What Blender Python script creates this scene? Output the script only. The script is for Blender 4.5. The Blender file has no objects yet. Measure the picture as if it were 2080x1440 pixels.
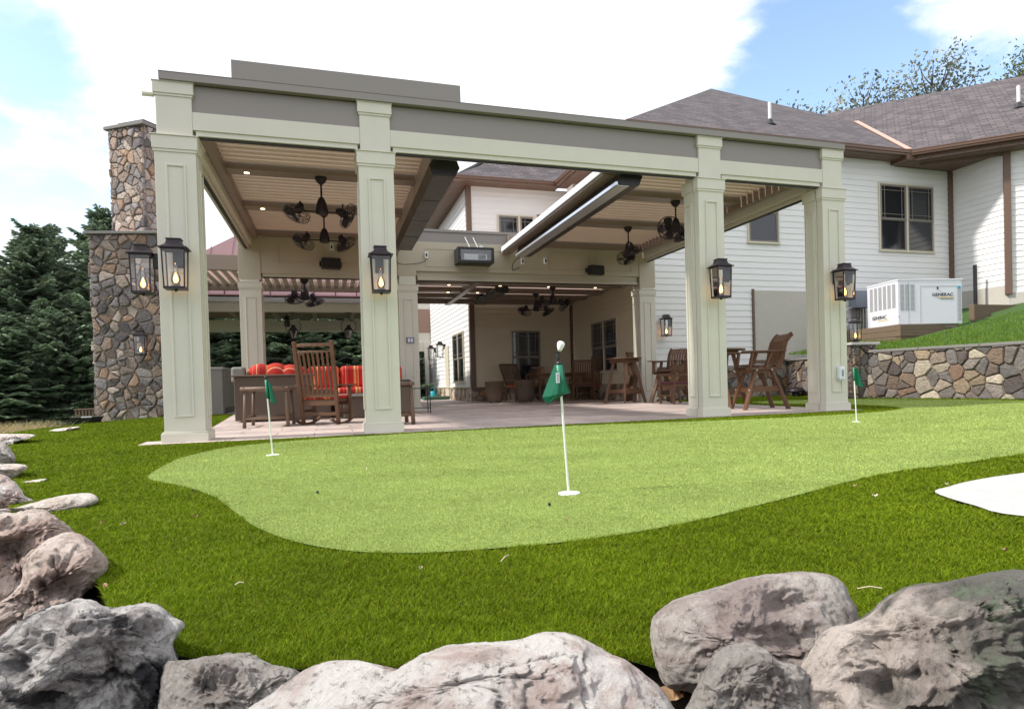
import bpy, math, random
import numpy as np
from mathutils import Vector, Matrix
random.seed(7)
RNG = np.random.default_rng(11)
R = math.radians
SC = bpy.context.scene
COL = SC.collection

# ------------------------------------------------------------------ camera
CX, CY, FPX = 1113.35, 797.25, 1337.63          # fitted lens, in pixels of a 2080 px wide picture
CAM = np.array([1.5593, -8.2356, 0.5721])
YAW, PITCH, ROLL = -0.3179, -0.0165, -0.0275
FW = np.array([math.sin(-YAW)*math.cos(PITCH), math.cos(YAW)*math.cos(PITCH), math.sin(PITCH)])
RT = np.cross(FW, [0, 0, 1]); RT /= np.linalg.norm(RT)
UP = np.cross(RT, FW)
RT, UP = RT*math.cos(ROLL)+UP*math.sin(ROLL), -RT*math.sin(ROLL)+UP*math.cos(ROLL)
cam_d = bpy.data.cameras.new('camera')
cam = bpy.data.objects.new('camera', cam_d); COL.objects.link(cam); SC.camera = cam
cam.matrix_world = Matrix(((RT[0], UP[0], -FW[0], CAM[0]), (RT[1], UP[1], -FW[1], CAM[1]), (RT[2], UP[2], -FW[2], CAM[2]), (0, 0, 0, 1)))
cam_d.sensor_fit = 'HORIZONTAL'; cam_d.sensor_width = 36.0
cam_d.lens = FPX*36.0/2080
cam_d.shift_x = (1040-CX)/2080; cam_d.shift_y = (CY-720)/2080
cam_d.clip_start = 0.05; cam_d.clip_end = 3000
SC.render.resolution_x = 1024; SC.render.resolution_y = 708

def ray(x, y):
    return FW+RT*(x-CX)/FPX-UP*(y-CY)/FPX
def at_depth(x, y, d):
    return CAM+ray(x, y)*d

# ------------------------------------------------------------------ light
SUN_EL, SUN_AZ = 47.0, -86.0      # azimuth clockwise from +y
EXPO = 0.30
SC.view_settings.view_transform = 'Standard'; SC.view_settings.look = 'None'
SC.view_settings.exposure = EXPO; SC.view_settings.gamma = 1.0
sd = bpy.data.lights.new('sun', 'SUN'); sun = bpy.data.objects.new('sun', sd); COL.objects.link(sun)
sd.energy = 4.2; sd.angle = R(4.5); sd.color = (1.0, 0.95, 0.88)
sdir = Vector((math.sin(R(SUN_AZ))*math.cos(R(SUN_EL)), math.cos(R(SUN_AZ))*math.cos(R(SUN_EL)), math.sin(R(SUN_EL))))
sun.rotation_euler = sdir.to_track_quat('Z', 'Y').to_euler()
W = bpy.data.worlds.new('World'); SC.world = W; W.use_nodes = True
nt = W.node_tree; nt.nodes.clear()
def N(t, kind, **kw):
    n = t.nodes.new(kind)
    for k, v in kw.items():
        if k == 'inp':
            for a, b in v.items(): n.inputs[a].default_value = b
        else: setattr(n, k, v)
    return n
def LK(t, a, b): t.links.new(a, b)
def math_n(t, op, a, b=None, c=None, clamp=False):
    n = t.nodes.new('ShaderNodeMath'); n.operation = op; n.use_clamp = clamp
    for i, v in enumerate((a, b, c)):
        if v is None: continue
        if hasattr(v, 'is_linked'): t.links.new(v, n.inputs[i])
        else: n.inputs[i].default_value = v
    return n.outputs[0]
def smooth_n(t, v, a, b):
    n = t.nodes.new('ShaderNodeMapRange'); n.interpolation_type = 'SMOOTHSTEP'
    t.links.new(v, n.inputs[0]); n.inputs[1].default_value = a; n.inputs[2].default_value = b
    return n.outputs[0]
sky = N(nt, 'ShaderNodeTexSky', sky_type='NISHITA', sun_disc=False)
sky.sun_elevation = R(SUN_EL); sky.sun_rotation = R(SUN_AZ); sky.air_density = 1.0; sky.dust_density = 0.6; sky.ozone_density = 1.5
tc = N(nt, 'ShaderNodeTexCoord')
mp = N(nt, 'ShaderNodeMapping'); mp.inputs['Scale'].default_value = (1, 1, 1.9); LK(nt, tc.outputs['Generated'], mp.inputs[0])
nz = N(nt, 'ShaderNodeTexNoise', inp={'Scale': 5.5, 'Detail': 10.0, 'Roughness': .58, 'Distortion': .25}); LK(nt, mp.outputs[0], nz.inputs['Vector'])
def near_dir(px, py, r0, r1):
    d = ray(px, py); d = d/np.linalg.norm(d)
    vm = N(nt, 'ShaderNodeVectorMath', operation='DOT_PRODUCT'); vm.inputs[1].default_value = tuple(d)
    nm = N(nt, 'ShaderNodeVectorMath', operation='NORMALIZE'); LK(nt, tc.outputs['Generated'], nm.inputs[0]); LK(nt, nm.outputs[0], vm.inputs[0])
    return smooth_n(nt, vm.outputs['Value'], math.cos(R(r1)), math.cos(R(r0)))
b1 = near_dir(1960, 40, 2, 24); b2 = near_dir(40, 270, 1, 13); b3 = near_dir(1650, 170, 0, 9)
cov = math_n(nt, 'ADD', nz.outputs['Fac'], .42)
cov = math_n(nt, 'SUBTRACT', cov, math_n(nt, 'MULTIPLY', b1, .40))
cov = math_n(nt, 'SUBTRACT', cov, math_n(nt, 'MULTIPLY', b2, .46))
cov = math_n(nt, 'SUBTRACT', cov, math_n(nt, 'MULTIPLY', b3, .30))
mask = smooth_n(nt, cov, .40, .64)
mx = N(nt, 'ShaderNodeMix', data_type='RGBA'); LK(nt, mask, mx.inputs[0])
skg = N(nt, 'ShaderNodeVectorMath', operation='MULTIPLY'); LK(nt, sky.outputs[0], skg.inputs[0]); skg.inputs[1].default_value = (1.95, 1.85, 1.75)
LK(nt, skg.outputs[0], mx.inputs[6]); mx.inputs[7].default_value = (6.8, 7.05, 7.6, 1)
bg = N(nt, 'ShaderNodeBackground'); bg.inputs[1].default_value = 0.15; LK(nt, mx.outputs[2], bg.inputs[0])
wo = N(nt, 'ShaderNodeOutputWorld'); LK(nt, bg.outputs[0], wo.inputs[0])

# ------------------------------------------------------------------ mesh helpers
def frame(u, v, n, o=(0, 0, 0)):
    return Matrix(((u[0], v[0], n[0], o[0]), (u[1], v[1], n[1], o[1]), (u[2], v[2], n[2], o[2]), (0, 0, 0, 1)))
class MB:
    def __init__(s, M=None):
        s.v = []; s.f = []; s.c = []; s.M = M; s.uv = None
    def add(s, vs, fs, col=None):
        b = len(s.v)
        if s.M is not None: vs = [tuple(s.M @ Vector(p)) for p in vs]
        s.v += [tuple(p) for p in vs]; s.f += [tuple(b+i for i in f) for f in fs]; s.c += [col]*len(fs)
        return s
    def box(s, x0, y0, z0, x1, y1, z1, M=None, col=None):
        vs = [(x, y, z) for z in (z0, z1) for y in (y0, y1) for x in (x0, x1)]
        if M is not None: vs = [tuple(M @ Vector(p)) for p in vs]
        return s.add(vs, [(0, 2, 3, 1), (4, 5, 7, 6), (0, 1, 5, 4), (2, 6, 7, 3), (0, 4, 6, 2), (1, 3, 7, 5)], col)
    def cbox(s, c, sz, M=None, col=None):
        return s.box(c[0]-sz[0]/2, c[1]-sz[1]/2, c[2]-sz[2]/2, c[0]+sz[0]/2, c[1]+sz[1]/2, c[2]+sz[2]/2, M, col)
    def bar(s, p, q, w, h, up=(0, 0, 1), col=None):
        p = Vector(p); q = Vector(q); d = q-p; L = d.length; d.normalize(); up = Vector(up)
        x = d.cross(up)
        if x.length < 1e-4: x = d.cross(Vector((0, 1, 0)))
        x.normalize(); z = x.cross(d)
        M = Matrix(((x[0], d[0], z[0], p[0]), (x[1], d[1], z[1], p[1]), (x[2], d[2], z[2], p[2]), (0, 0, 0, 1)))
        return s.box(-w/2, 0, -h/2, w/2, L, h/2, M, col)
    def tube(s, pts, r, n=10, caps=True, col=None, closed=False):
        P = [Vector(p) for p in pts]; rs = r if hasattr(r, '__len__') else [r]*len(P)
        vs = []; fs = []; m = len(P); prev = None
        for i, p in enumerate(P):
            if closed: t = P[(i+1) % m]-P[i-1]
            else: t = P[min(i+1, m-1)]-P[max(i-1, 0)]
            t.normalize()
            a = prev if prev is not None else (Vector((0, 0, 1)) if abs(t.z) < .9 else Vector((1, 0, 0)))
            x = a-t*a.dot(t)
            if x.length < 1e-5: x = t.orthogonal()
            x.normalize(); prev = x; y = t.cross(x)
            for k in range(n):
                an = 2*math.pi*k/n; vs.append(tuple(p+x*(rs[i]*math.cos(an))+y*(rs[i]*math.sin(an))))
        for i in range(m if closed else m-1):
            j = (i+1) % m
            for k in range(n):
                fs.append((i*n+k, i*n+(k+1) % n, j*n+(k+1) % n, j*n+k))
        if caps and not closed: fs += [tuple(range(n-1, -1, -1)), tuple((m-1)*n+k for k in range(n))]
        return s.add(vs, fs, col)
    def ring(s, c, rad, r, n=24, m=5, axis='z', M=None, col=None):
        pts = []
        for k in range(n):
            a = 2*math.pi*k/n; u, w = rad*math.cos(a), rad*math.sin(a)
            p = {'z': (u, w, 0), 'y': (u, 0, w), 'x': (0, u, w)}[axis]
            p = Vector(p)+Vector(c)
            if M is not None: p = M @ p
            pts.append(p)
        return s.tube(pts, r, m, False, col, True)
    def lathe(s, prof, n=20, M=None, col=None, c=(0, 0)):
        vs = []; fs = []
        for (r, z) in prof:
            for k in range(n):
                a = 2*math.pi*k/n; p = Vector((c[0]+r*math.cos(a), c[1]+r*math.sin(a), z)); vs.append(tuple(M @ p) if M is not None else tuple(p))
        for i in range(len(prof)-1):
            for k in range(n): fs.append((i*n+k, i*n+(k+1) % n, (i+1)*n+(k+1) % n, (i+1)*n+k))
        fs += [tuple(range(n-1, -1, -1)), tuple((len(prof)-1)*n+k for k in range(n))]
        return s.add(vs, fs, col)
    def prism(s, poly, a, b, M=None, col=None):
        n = len(poly); vs = [(p[0], p[1], a) for p in poly]+[(p[0], p[1], b) for p in poly]
        if M is not None: vs = [tuple(M @ Vector(p)) for p in vs]
        return s.add(vs, [tuple(range(n-1, -1, -1)), tuple(range(n, 2*n))]+[(i, (i+1) % n, n+(i+1) % n, n+i) for i in range(n)], col)
    def frustum(s, z0, hx0, hy0, z1, hx1, hy1, c=(0, 0), col=None):
        vs = [(c[0]+a*hx0, c[1]+b*hy0, z0) for a, b in ((-1, -1), (1, -1), (1, 1), (-1, 1))]+[(c[0]+a*hx1, c[1]+b*hy1, z1) for a, b in ((-1, -1), (1, -1), (1, 1), (-1, 1))]
        return s.add(vs, [(3, 2, 1, 0), (4, 5, 6, 7), (0, 1, 5, 4), (1, 2, 6, 5), (2, 3, 7, 6), (3, 0, 4, 7)], col)
    def build(s, name, m, parent=None, bevel=0, smooth=False, solid=0):
        me = bpy.data.meshes.new(name); me.from_pydata(s.v, [], s.f); me.materials.append(m)
        if any(c is not None for c in s.c):
            at = me.color_attributes.new('Col', 'FLOAT_COLOR', 'CORNER')
            arr = []
            for f, c in zip(s.f, s.c):
                c = c or (.5, .5, .5); arr += [c[0], c[1], c[2], 1.0]*len(f)
            at.data.foreach_set('color', arr)
        if s.uv is not None:
            ul = me.uv_layers.new(name='UVMap'); arr = []
            for f in me.polygons:
                for li in f.loop_indices:
                    arr += list(s.uv[me.loops[li].vertex_index])
            ul.data.foreach_set('uv', arr)
        if smooth:
            me.polygons.foreach_set('use_smooth', [True]*len(me.polygons))
        o = bpy.data.objects.new(name, me); COL.objects.link(o)
        if parent is not None: o.parent = parent
        if bevel:
            b = o.modifiers.new('bevel', 'BEVEL'); b.width = bevel; b.segments = 2; b.limit_method = 'ANGLE'
        me.update()
        return o
def tag(o, label=None, cat=None, group=None, kind=None):
    if label: o['label'] = label
    if cat: o['category'] = cat
    if group: o['group'] = group
    if kind: o['kind'] = kind
    return o
def thing(name, label, cat, loc=(0, 0, 0), rz=0.0, group=None):
    o = bpy.data.objects.new(name, None); COL.objects.link(o); o.location = loc; o.rotation_euler = (0, 0, rz)
    o.empty_display_size = .1
    return tag(o, label, cat, group)
def copy_tree(o, loc=None, rz=None, label=None, parent=None):
    c = o.copy(); COL.objects.link(c)
    if parent is not None: c.parent = parent
    if loc is not None: c.location = loc
    if rz is not None: c.rotation_euler = (0, 0, rz)
    if label: c['label'] = label
    for ch in KIDS(o): copy_tree(ch, parent=c)
    return c
def KIDS(o): return [x for x in list(COL.objects) if x.parent == o]
def raw_mesh(name, V, F, m, col=None, smooth=False, parent=None):
    """V (n,3) array, F (k,3|4) array -> object, quick path for big meshes"""
    me = bpy.data.meshes.new(name); k = F.shape[1]
    me.vertices.add(len(V)); me.vertices.foreach_set('co', np.ascontiguousarray(V, np.float32).ravel())
    me.loops.add(F.size); me.loops.foreach_set('vertex_index', np.ascontiguousarray(F, np.int32).ravel())
    me.polygons.add(len(F)); me.polygons.foreach_set('loop_start', np.arange(0, F.size, k, dtype=np.int32))
    if smooth: me.polygons.foreach_set('use_smooth', np.ones(len(F), bool))
    me.update(calc_edges=True); me.materials.append(m)
    if col is not None:
        a = me.color_attributes.new('Col', 'FLOAT_COLOR', 'POINT')
        c4 = np.ones((len(V), 4), np.float32); c4[:, :3] = col; a.data.foreach_set('color', c4.ravel())
    o = bpy.data.objects.new(name, me); COL.objects.link(o)
    if parent is not None: o.parent = parent
    return o
# noise in numpy (gradient-free value noise, 3 octaves+)
_T = np.random.default_rng(3).random(4096).astype(np.float64)
def vnoise(P):
    I = np.floor(P).astype(np.int64); f = P-I; f = f*f*f*(f*(f*6-15)+10); out = 0
    for dx in (0, 1):
        for dy in (0, 1):
            for dz in (0, 1):
                h = ((I[:, 0]+dx)*73856093 ^ (I[:, 1]+dy)*19349663 ^ (I[:, 2]+dz)*83492791) & 4095
                w = (f[:, 0] if dx else 1-f[:, 0])*(f[:, 1] if dy else 1-f[:, 1])*(f[:, 2] if dz else 1-f[:, 2])
                out = out+w*_T[h]
    return out*2-1
def fbm(P, oct=5, lac=2.03, g=.5, ridge=False):
    a = 1; s = 0; t = 0; P = P.copy()
    for i in range(oct):
        n = vnoise(P)
        if ridge: n = 1-2*np.abs(n)
        s = s+a*n; t += a; a *= g; P = P*lac+17.3
    return s/t
def inpoly(P, poly):
    x, y = P[:, 0], P[:, 1]; r = np.zeros(len(P), bool); n = len(poly)
    for i in range(n):
        x0, y0 = poly[i]; x1, y1 = poly[(i+1) % n]
        c = ((y0 > y) != (y1 > y)) & (x < (x1-x0)*(y-y0)/((y1-y0)+1e-12)+x0); r ^= c
    return r
def edge_dist(P, poly, closed=True):
    n = len(poly); d = np.full(len(P), 1e9)
    for i in range(n if closed else n-1):
        a = np.array(poly[i]); b = np.array(poly[(i+1) % n]); ab = b-a
        t = np.clip(((P-a)@ab)/(ab@ab+1e-12), 0, 1); d = np.minimum(d, np.linalg.norm(P-(a+t[:, None]*ab), axis=1))
    return d
def spline(pts, k=8, closed=True):
    P = np.array(pts, float); n = len(P); out = []
    for i in range(n if closed else n-1):
        if closed: a, b, c, d = P[i-1], P[i], P[(i+1) % n], P[(i+2) % n]
        else: a, b, c, d = P[max(i-1, 0)], P[i], P[i+1], P[min(i+2, n-1)]
        for t in np.linspace(0, 1, k, endpoint=False):
            out.append(.5*((2*b)+(-a+c)*t+(2*a-5*b+4*c-d)*t*t+(-a+3*b-3*c+d)*t**3))
    return np.array(out)

# ------------------------------------------------------------------ materials
def mat(name, col, rough=.6, metal=0.0, var=.0, vs=4.0, bump=0.0, bs=60.0, stretch=None, attr=False, col2=None, spec=.5, wear=None, coords='Object', trans=0.0, ramp=(.35, .65)):
    m = bpy.data.materials.new(name); m.use_nodes = True; t = m.node_tree; t.nodes.clear()
    out = N(t, 'ShaderNodeOutputMaterial'); p = N(t, 'ShaderNodeBsdfPrincipled'); LK(t, p.outputs[0], out.inputs[0])
    p.inputs['Base Color'].default_value = (*col, 1); p.inputs['Roughness'].default_value = rough; p.inputs['Metallic'].default_value = metal
    p.inputs['Specular IOR Level'].default_value = spec
    tc = N(t, 'ShaderNodeTexCoord'); vec = tc.outputs[coords]
    if stretch:
        mp = N(t, 'ShaderNodeMapping'); mp.inputs['Scale'].default_value = stretch; LK(t, vec, mp.inputs[0]); vec = mp.outputs[0]
    csock = None
    if attr:
        a = N(t, 'ShaderNodeVertexColor'); a.layer_name = 'Col'; csock = a.outputs[0]
    if col2 is not None:
        nz = N(t, 'ShaderNodeTexNoise', inp={'Scale': vs, 'Detail': 8.0, 'Roughness': .6}); LK(t, vec, nz.inputs['Vector'])
        mx = N(t, 'ShaderNodeMix', data_type='RGBA'); f = smooth_n(t, nz.outputs['Fac'], *ramp); LK(t, f, mx.inputs[0])
        mx.inputs[6].default_value = (*col, 1); mx.inputs[7].default_value = (*col2, 1)
        csock = mx.outputs[2]
    if var:
        nz = N(t, 'ShaderNodeTexNoise', inp={'Scale': vs*1.7, 'Detail': 8.0, 'Roughness': .65}); LK(t, vec, nz.inputs['Vector'])
        k = math_n(t, 'MULTIPLY_ADD', nz.outputs['Fac'], 2*var, 1-var)
        vm = N(t, 'ShaderNodeVectorMath', operation='SCALE')
        if csock is not None: LK(t, csock, vm.inputs[0])
        else: vm.inputs[0].default_value = col
        LK(t, k, vm.inputs['Scale']); csock = vm.outputs[0]
        rr = math_n(t, 'MULTIPLY_ADD', nz.outputs['Fac'], .3, rough-.15, True); LK(t, rr, p.inputs['Roughness'])
    if csock is not None: LK(t, csock, p.inputs['Base Color'])
    if bump:
        nz = N(t, 'ShaderNodeTexNoise', inp={'Scale': bs, 'Detail': 6.0, 'Roughness': .6}); LK(t, vec, nz.inputs['Vector'])
        b = N(t, 'ShaderNodeBump', inp={'Strength': min(1, bump), 'Distance': .01*max(1, bump)}); LK(t, nz.outputs['Fac'], b.inputs['Height']); LK(t, b.outputs[0], p.inputs['Normal'])
    if trans:
        tr = N(t, 'ShaderNodeBsdfTranslucent'); ms = N(t, 'ShaderNodeMixShader'); ms.inputs[0].default_value = trans
        if csock is not None: LK(t, csock, tr.inputs[0])
        else: tr.inputs[0].default_value = (*col, 1)
        LK(t, p.outputs[0], ms.inputs[1]); LK(t, tr.outputs[0], ms.inputs[2]); LK(t, ms.outputs[0], out.inputs[0])
    m['p'] = 1
    return m
def emis(name, col, s):
    m = bpy.data.materials.new(name); m.use_nodes = True; t = m.node_tree; t.nodes.clear()
    e = N(t, 'ShaderNodeEmission'); e.inputs[0].default_value = (*col, 1); e.inputs[1].default_value = s
    o = N(t, 'ShaderNodeOutputMaterial'); LK(t, e.outputs[0], o.inputs[0]); return m
def glass(name, tint=(1, 1, 1), refl=.12):
    m = bpy.data.materials.new(name); m.use_nodes = True; t = m.node_tree; t.nodes.clear()
    tr = N(t, 'ShaderNodeBsdfTransparent'); tr.inputs[0].default_value = (*tint, 1)
    g = N(t, 'ShaderNodeBsdfGlossy'); g.inputs['Roughness'].default_value = .02
    fr = N(t, 'ShaderNodeFresnel'); fr.inputs[0].default_value = 1.5
    f = math_n(t, 'ADD', fr.outputs[0], refl*.3, clamp=True)
    ms = N(t, 'ShaderNodeMixShader'); LK(t, f, ms.inputs[0]); LK(t, tr.outputs[0], ms.inputs[1]); LK(t, g.outputs[0], ms.inputs[2])
    o = N(t, 'ShaderNodeOutputMaterial'); LK(t, ms.outputs[0], o.inputs[0]); return m
M = {}
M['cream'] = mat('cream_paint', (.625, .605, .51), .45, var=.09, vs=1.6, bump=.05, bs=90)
M['taupe'] = mat('taupe_metal', (.255, .23, .21), .42, var=.06, vs=1.2, bump=.03, bs=200)
M['taupe2'] = mat('bronze_frame', (.26, .20, .165), .4, var=.08, vs=1.2)
M['slat'] = mat('louver_beige', (.70, .555, .47), .38, var=.06, vs=.8, stretch=(1, 5, 5))
M['black'] = mat('black_metal', (.012, .011, .012), .45, var=.2, vs=6)
M['bronze'] = mat('dark_bronze', (.035, .028, .032), .42, metal=.6, var=.25, vs=12)
M['perf'] = mat('heater_steel', (.075, .066, .058), .38, metal=.5, var=.12, vs=2)
M['sidingshaded'] = mat('white_siding_shaded', (.62, .53, .39), .55, var=.05, vs=.7, bump=.25, bs=45, stretch=(.6, .6, 3))  # white siding with the warm shade under the roof put into its colour
M['creamshaded'] = mat('cream_paint_shaded', (.46, .41, .31), .45, var=.05, vs=.9)  # the columns' cream, darkened and warmed to carry the shade under the louvers
M['siding'] = mat('white_siding', (.76, .755, .74), .55, var=.05, vs=.7, bump=.25, bs=45, stretch=(.6, .6, 3))
M['trimbrown'] = mat('brown_trim', (.135, .082, .055), .5, var=.08, vs=2)
M['coppergutter'] = mat('brown_gutter', (.15, .085, .058), .32, metal=.35, var=.12, vs=2)
M['copper'] = mat('copper_flashing', (.62, .36, .27), .4, metal=.25, var=.1, vs=5)
M['winframe'] = mat('window_taupe', (.20, .175, .15), .45, var=.05)
M['wintrim'] = mat('window_cream', (.60, .55, .42), .5)
M['glassdark'] = mat('dark_pane', (.012, .014, .018), .06, spec=.8)
M['stucco'] = mat('stucco', (.50, .47, .42), .85, var=.08, vs=1.5, bump=1.6, bs=22, stretch=(1, 1, 2.2))
M['wood'] = mat('brown_wood', (.13, .062, .03), .48, var=.3, vs=7, bump=.2, bs=80, stretch=(1, 1, 1))
M['woodgrey'] = mat('weathered_wood', (.155, .10, .066), .6, var=.25, vs=7, bump=.2, bs=80)
M['wicker'] = mat('wicker', (.10, .07, .05), .6, var=.3, vs=30, bump=1.0, bs=130)
M['timber'] = mat('landscape_timber', (.16, .115, .075), .85, var=.3, vs=6, bump=.8, bs=50, stretch=(.4, 3, 3))
M['white'] = mat('white_plastic', (.74, .76, .80), .4)
M['genwhite'] = mat('white_enamel', (.72, .73, .77), .35, var=.03, vs=1)
M['vent'] = mat('vent_shadow', (.30, .30, .31), .5)
M['greyutil'] = mat('grey_utility', (.22, .25, .30), .5, var=.1)
M['pvc'] = mat('pvc', (.72, .73, .75), .4)
M['orange'] = mat('orange_fabric', (.66, .10, .045), .9, var=.12, vs=5)
M['purple'] = mat('plum_fabric', (.14, .045, .06), .9, var=.1)
M['metalroof'] = mat('red_metal_roof', (.30, .17, .17), .2, metal=.7, var=.08, vs=1)
M['cabgrey'] = mat('grey_cabinet', (.24, .225, .20), .6, var=.08, vs=3)
M['countertop'] = mat('grey_counter', (.36, .34, .32), .4, var=.1, vs=8)
M['flagcloth'] = mat('green_flag', (.0, .17, .085), .55, trans=.35)
M['flaghem'] = mat('green_hem', (.01, .06, .035), .6)
M['polewhite'] = mat('pole_white', (.72, .76, .68), .35)
M['cupwhite'] = mat('cup_white', (.85, .85, .84), .5)
M['teal'] = mat('teal_plastic', (.02, .42, .5), .4)
M['hosegreen'] = mat('green_plastic', (.05, .12, .08), .5)
M['brass'] = mat('burner_metal', (.10, .08, .07), .4, metal=.7)
M['flame'] = emis('flame', (1.0, .42, .08), 9.0)
M['flamecore'] = emis('flame_core', (1.0, .75, .35), 22.0)
M['lampon'] = emis('downlight_glow', (1.0, .72, .38), 6.0)
M['glass'] = glass('clear_glass')
M['shade'] = glass('smoky_glass', (.75, .72, .68))
M['leafdry'] = mat('dry_leaf', (.42, .27, .15), .8, var=.3, vs=30)
M['leafpale'] = mat('pale_leaf', (.62, .52, .38), .8, var=.2, vs=30)
M['pinkpost'] = mat('white_post', (.66, .63, .56), .5)
M['shutterbrown'] = mat('brown_panel', (.30, .19, .145), .6)
M['trunk'] = mat('bark', (.07, .05, .04), .9, var=.4, vs=9, bump=1, bs=20)
M['spruce'] = mat('spruce_needles', (.04, .08, .035), .6, attr=True, trans=.25)
M['leafage'] = mat('tree_leaves', (.1, .12, .05), .6, attr=True, trans=.35)
M['plume'] = mat('dry_plume', (.50, .40, .22), .9, attr=True)
M['blade'] = mat('turf_blade', (.1, .17, .02), .6, attr=True, trans=.3, spec=.12)
M['stone'] = mat('field_stone', (.3, .25, .2), .85, attr=True, var=.6, vs=7, bump=4, bs=20)
M['mortar'] = mat('mortar', (.24, .19, .145), .95, var=.15, vs=20, bump=.8, bs=120)
M['cap'] = mat('bluestone_cap', (.20, .19, .18), .8, var=.15, vs=5, bump=.5, bs=40)
M['slabwhite'] = mat('pale_flagstone', (.44, .425, .41), .85, var=.14, vs=7, bump=1.2, bs=14)

def shingle_mat():
    m = bpy.data.materials.new('roof_shingles'); m.use_nodes = True; t = m.node_tree; t.nodes.clear()
    out = N(t, 'ShaderNodeOutputMaterial'); p = N(t, 'ShaderNodeBsdfPrincipled'); LK(t, p.outputs[0], out.inputs[0]); p.inputs['Roughness'].default_value = .8
    tc = N(t, 'ShaderNodeTexCoord')
    b = N(t, 'ShaderNodeTexBrick', offset=.37, inp={'Scale': 1.0, 'Mortar Size': .012, 'Mortar Smooth': .3, 'Bias': .0, 'Brick Width': .34, 'Row Height': .15})
    nz0 = N(t, 'ShaderNodeTexNoise', inp={'Scale': 1.7, 'Detail': 3.0}); LK(t, tc.outputs['UV'], nz0.inputs['Vector'])
    LK(t, tc.outputs['UV'], b.inputs['Vector'])
    b.inputs['Color1'].default_value = (.125, .105, .108, 1); b.inputs['Color2'].default_value = (.065, .056, .062, 1); b.inputs['Mortar'].default_value = (.04, .032, .034, 1)
    vn = N(t, 'ShaderNodeTexNoise', inp={'Scale': 2.2, 'Detail': 8.0, 'Roughness': .7}); LK(t, tc.outputs['UV'], vn.inputs['Vector'])
    k = math_n(t, 'MULTIPLY_ADD', vn.outputs['Fac'], 1.1, .55)
    sc = N(t, 'ShaderNodeVectorMath', operation='SCALE'); LK(t, b.outputs['Color'], sc.inputs[0]); LK(t, k, sc.inputs['Scale']); LK(t, sc.outputs[0], p.inputs['Base Color'])
    # sawtooth courses
    sx = N(t, 'ShaderNodeSeparateXYZ'); LK(t, tc.outputs['UV'], sx.inputs[0])
    fr = math_n(t, 'FRACT', math_n(t, 'DIVIDE', sx.outputs[1], .15))
    hgt = math_n(t, 'ADD', math_n(t, 'MULTIPLY', fr, -1.0), math_n(t, 'MULTIPLY', b.outputs['Fac'], -.5))
    bp = N(t, 'ShaderNodeBump', inp={'Strength': .8, 'Distance': .02}); LK(t, hgt, bp.inputs['Height']); LK(t, bp.outputs[0], p.inputs['Normal'])
    return m
M['shingle'] = shingle_mat()
def patio_mat():
    m = bpy.data.materials.new('patio_pavers'); m.use_nodes = True; t = m.node_tree; t.nodes.clear()
    out = N(t, 'ShaderNodeOutputMaterial'); p = N(t, 'ShaderNodeBsdfPrincipled'); LK(t, p.outputs[0], out.inputs[0]); p.inputs['Roughness'].default_value = .62
    tc = N(t, 'ShaderNodeTexCoord')
    b = N(t, 'ShaderNodeTexBrick', inp={'Scale': 1.0, 'Mortar Size': .008, 'Mortar Smooth': .2, 'Brick Width': .9, 'Row Height': .45})
    LK(t, tc.outputs['Object'], b.inputs['Vector'])
    b.inputs['Color1'].default_value = (.53, .43, .39, 1); b.inputs['Color2'].default_value = (.37, .305, .28, 1); b.inputs['Mortar'].default_value = (.25, .19, .175, 1)
    vn = N(t, 'ShaderNodeTexNoise', inp={'Scale': 2.6, 'Detail': 9.0, 'Roughness': .65}); mp = N(t, 'ShaderNodeMapping'); mp.inputs['Scale'].default_value = (1, .45, 1)
    LK(t, tc.outputs['Object'], mp.inputs[0]); LK(t, mp.outputs[0], vn.inputs['Vector'])
    k = math_n(t, 'MULTIPLY_ADD', vn.outputs['Fac'], 1.0, .55)
    sc = N(t, 'ShaderNodeVectorMath', operation='SCALE'); LK(t, b.outputs['Color'], sc.inputs[0]); LK(t, k, sc.inputs['Scale']); LK(t, sc.outputs[0], p.inputs['Base Color'])
    bp = N(t, 'ShaderNodeBump', inp={'Strength': .5, 'Distance': .006}); h = math_n(t, 'SUBTRACT', vn.outputs['Fac'], b.outputs['Fac']); LK(t, h, bp.inputs['Height']); LK(t, bp.outputs[0], p.inputs['Normal'])
    return m
M['patio'] = patio_mat()
def stripe_mat(name, axis=0, freq=2.6):
    m = bpy.data.materials.new(name); m.use_nodes = True; t = m.node_tree; t.nodes.clear()
    out = N(t, 'ShaderNodeOutputMaterial'); p = N(t, 'ShaderNodeBsdfPrincipled'); LK(t, p.outputs[0], out.inputs[0]); p.inputs['Roughness'].default_value = .9
    tc = N(t, 'ShaderNodeTexCoord'); sx = N(t, 'ShaderNodeSeparateXYZ'); LK(t, tc.outputs['Object'], sx.inputs[0])
    fr = math_n(t, 'FRACT', math_n(t, 'MULTIPLY', sx.outputs[axis], freq))
    cr = N(t, 'ShaderNodeValToRGB'); cr.color_ramp.interpolation = 'CONSTANT'; LK(t, fr, cr.inputs[0])
    stops = [(0, (.42, .02, .02)), (.18, (.62, .22, .04)), (.24, (.80, .52, .28)), (.28, (.58, .11, .03)), (.40, (.78, .48, .2)), (.43, (.48, .02, .02)), (.60, (.62, .08, .05)), (.66, (.5, .03, .02)), (.78, (.80, .40, .25)), (.81, (.48, .04, .02)), (.93, (.30, .01, .02))]
    e = cr.color_ramp.elements; e[0].position = 0; e[0].color = (*stops[0][1], 1); e[1].position = stops[1][0]; e[1].color = (*stops[1][1], 1)
    for q, c in stops[2:]: x = e.new(q); x.color = (*c, 1)
    LK(t, cr.outputs[0], p.inputs['Base Color']); return m
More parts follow.
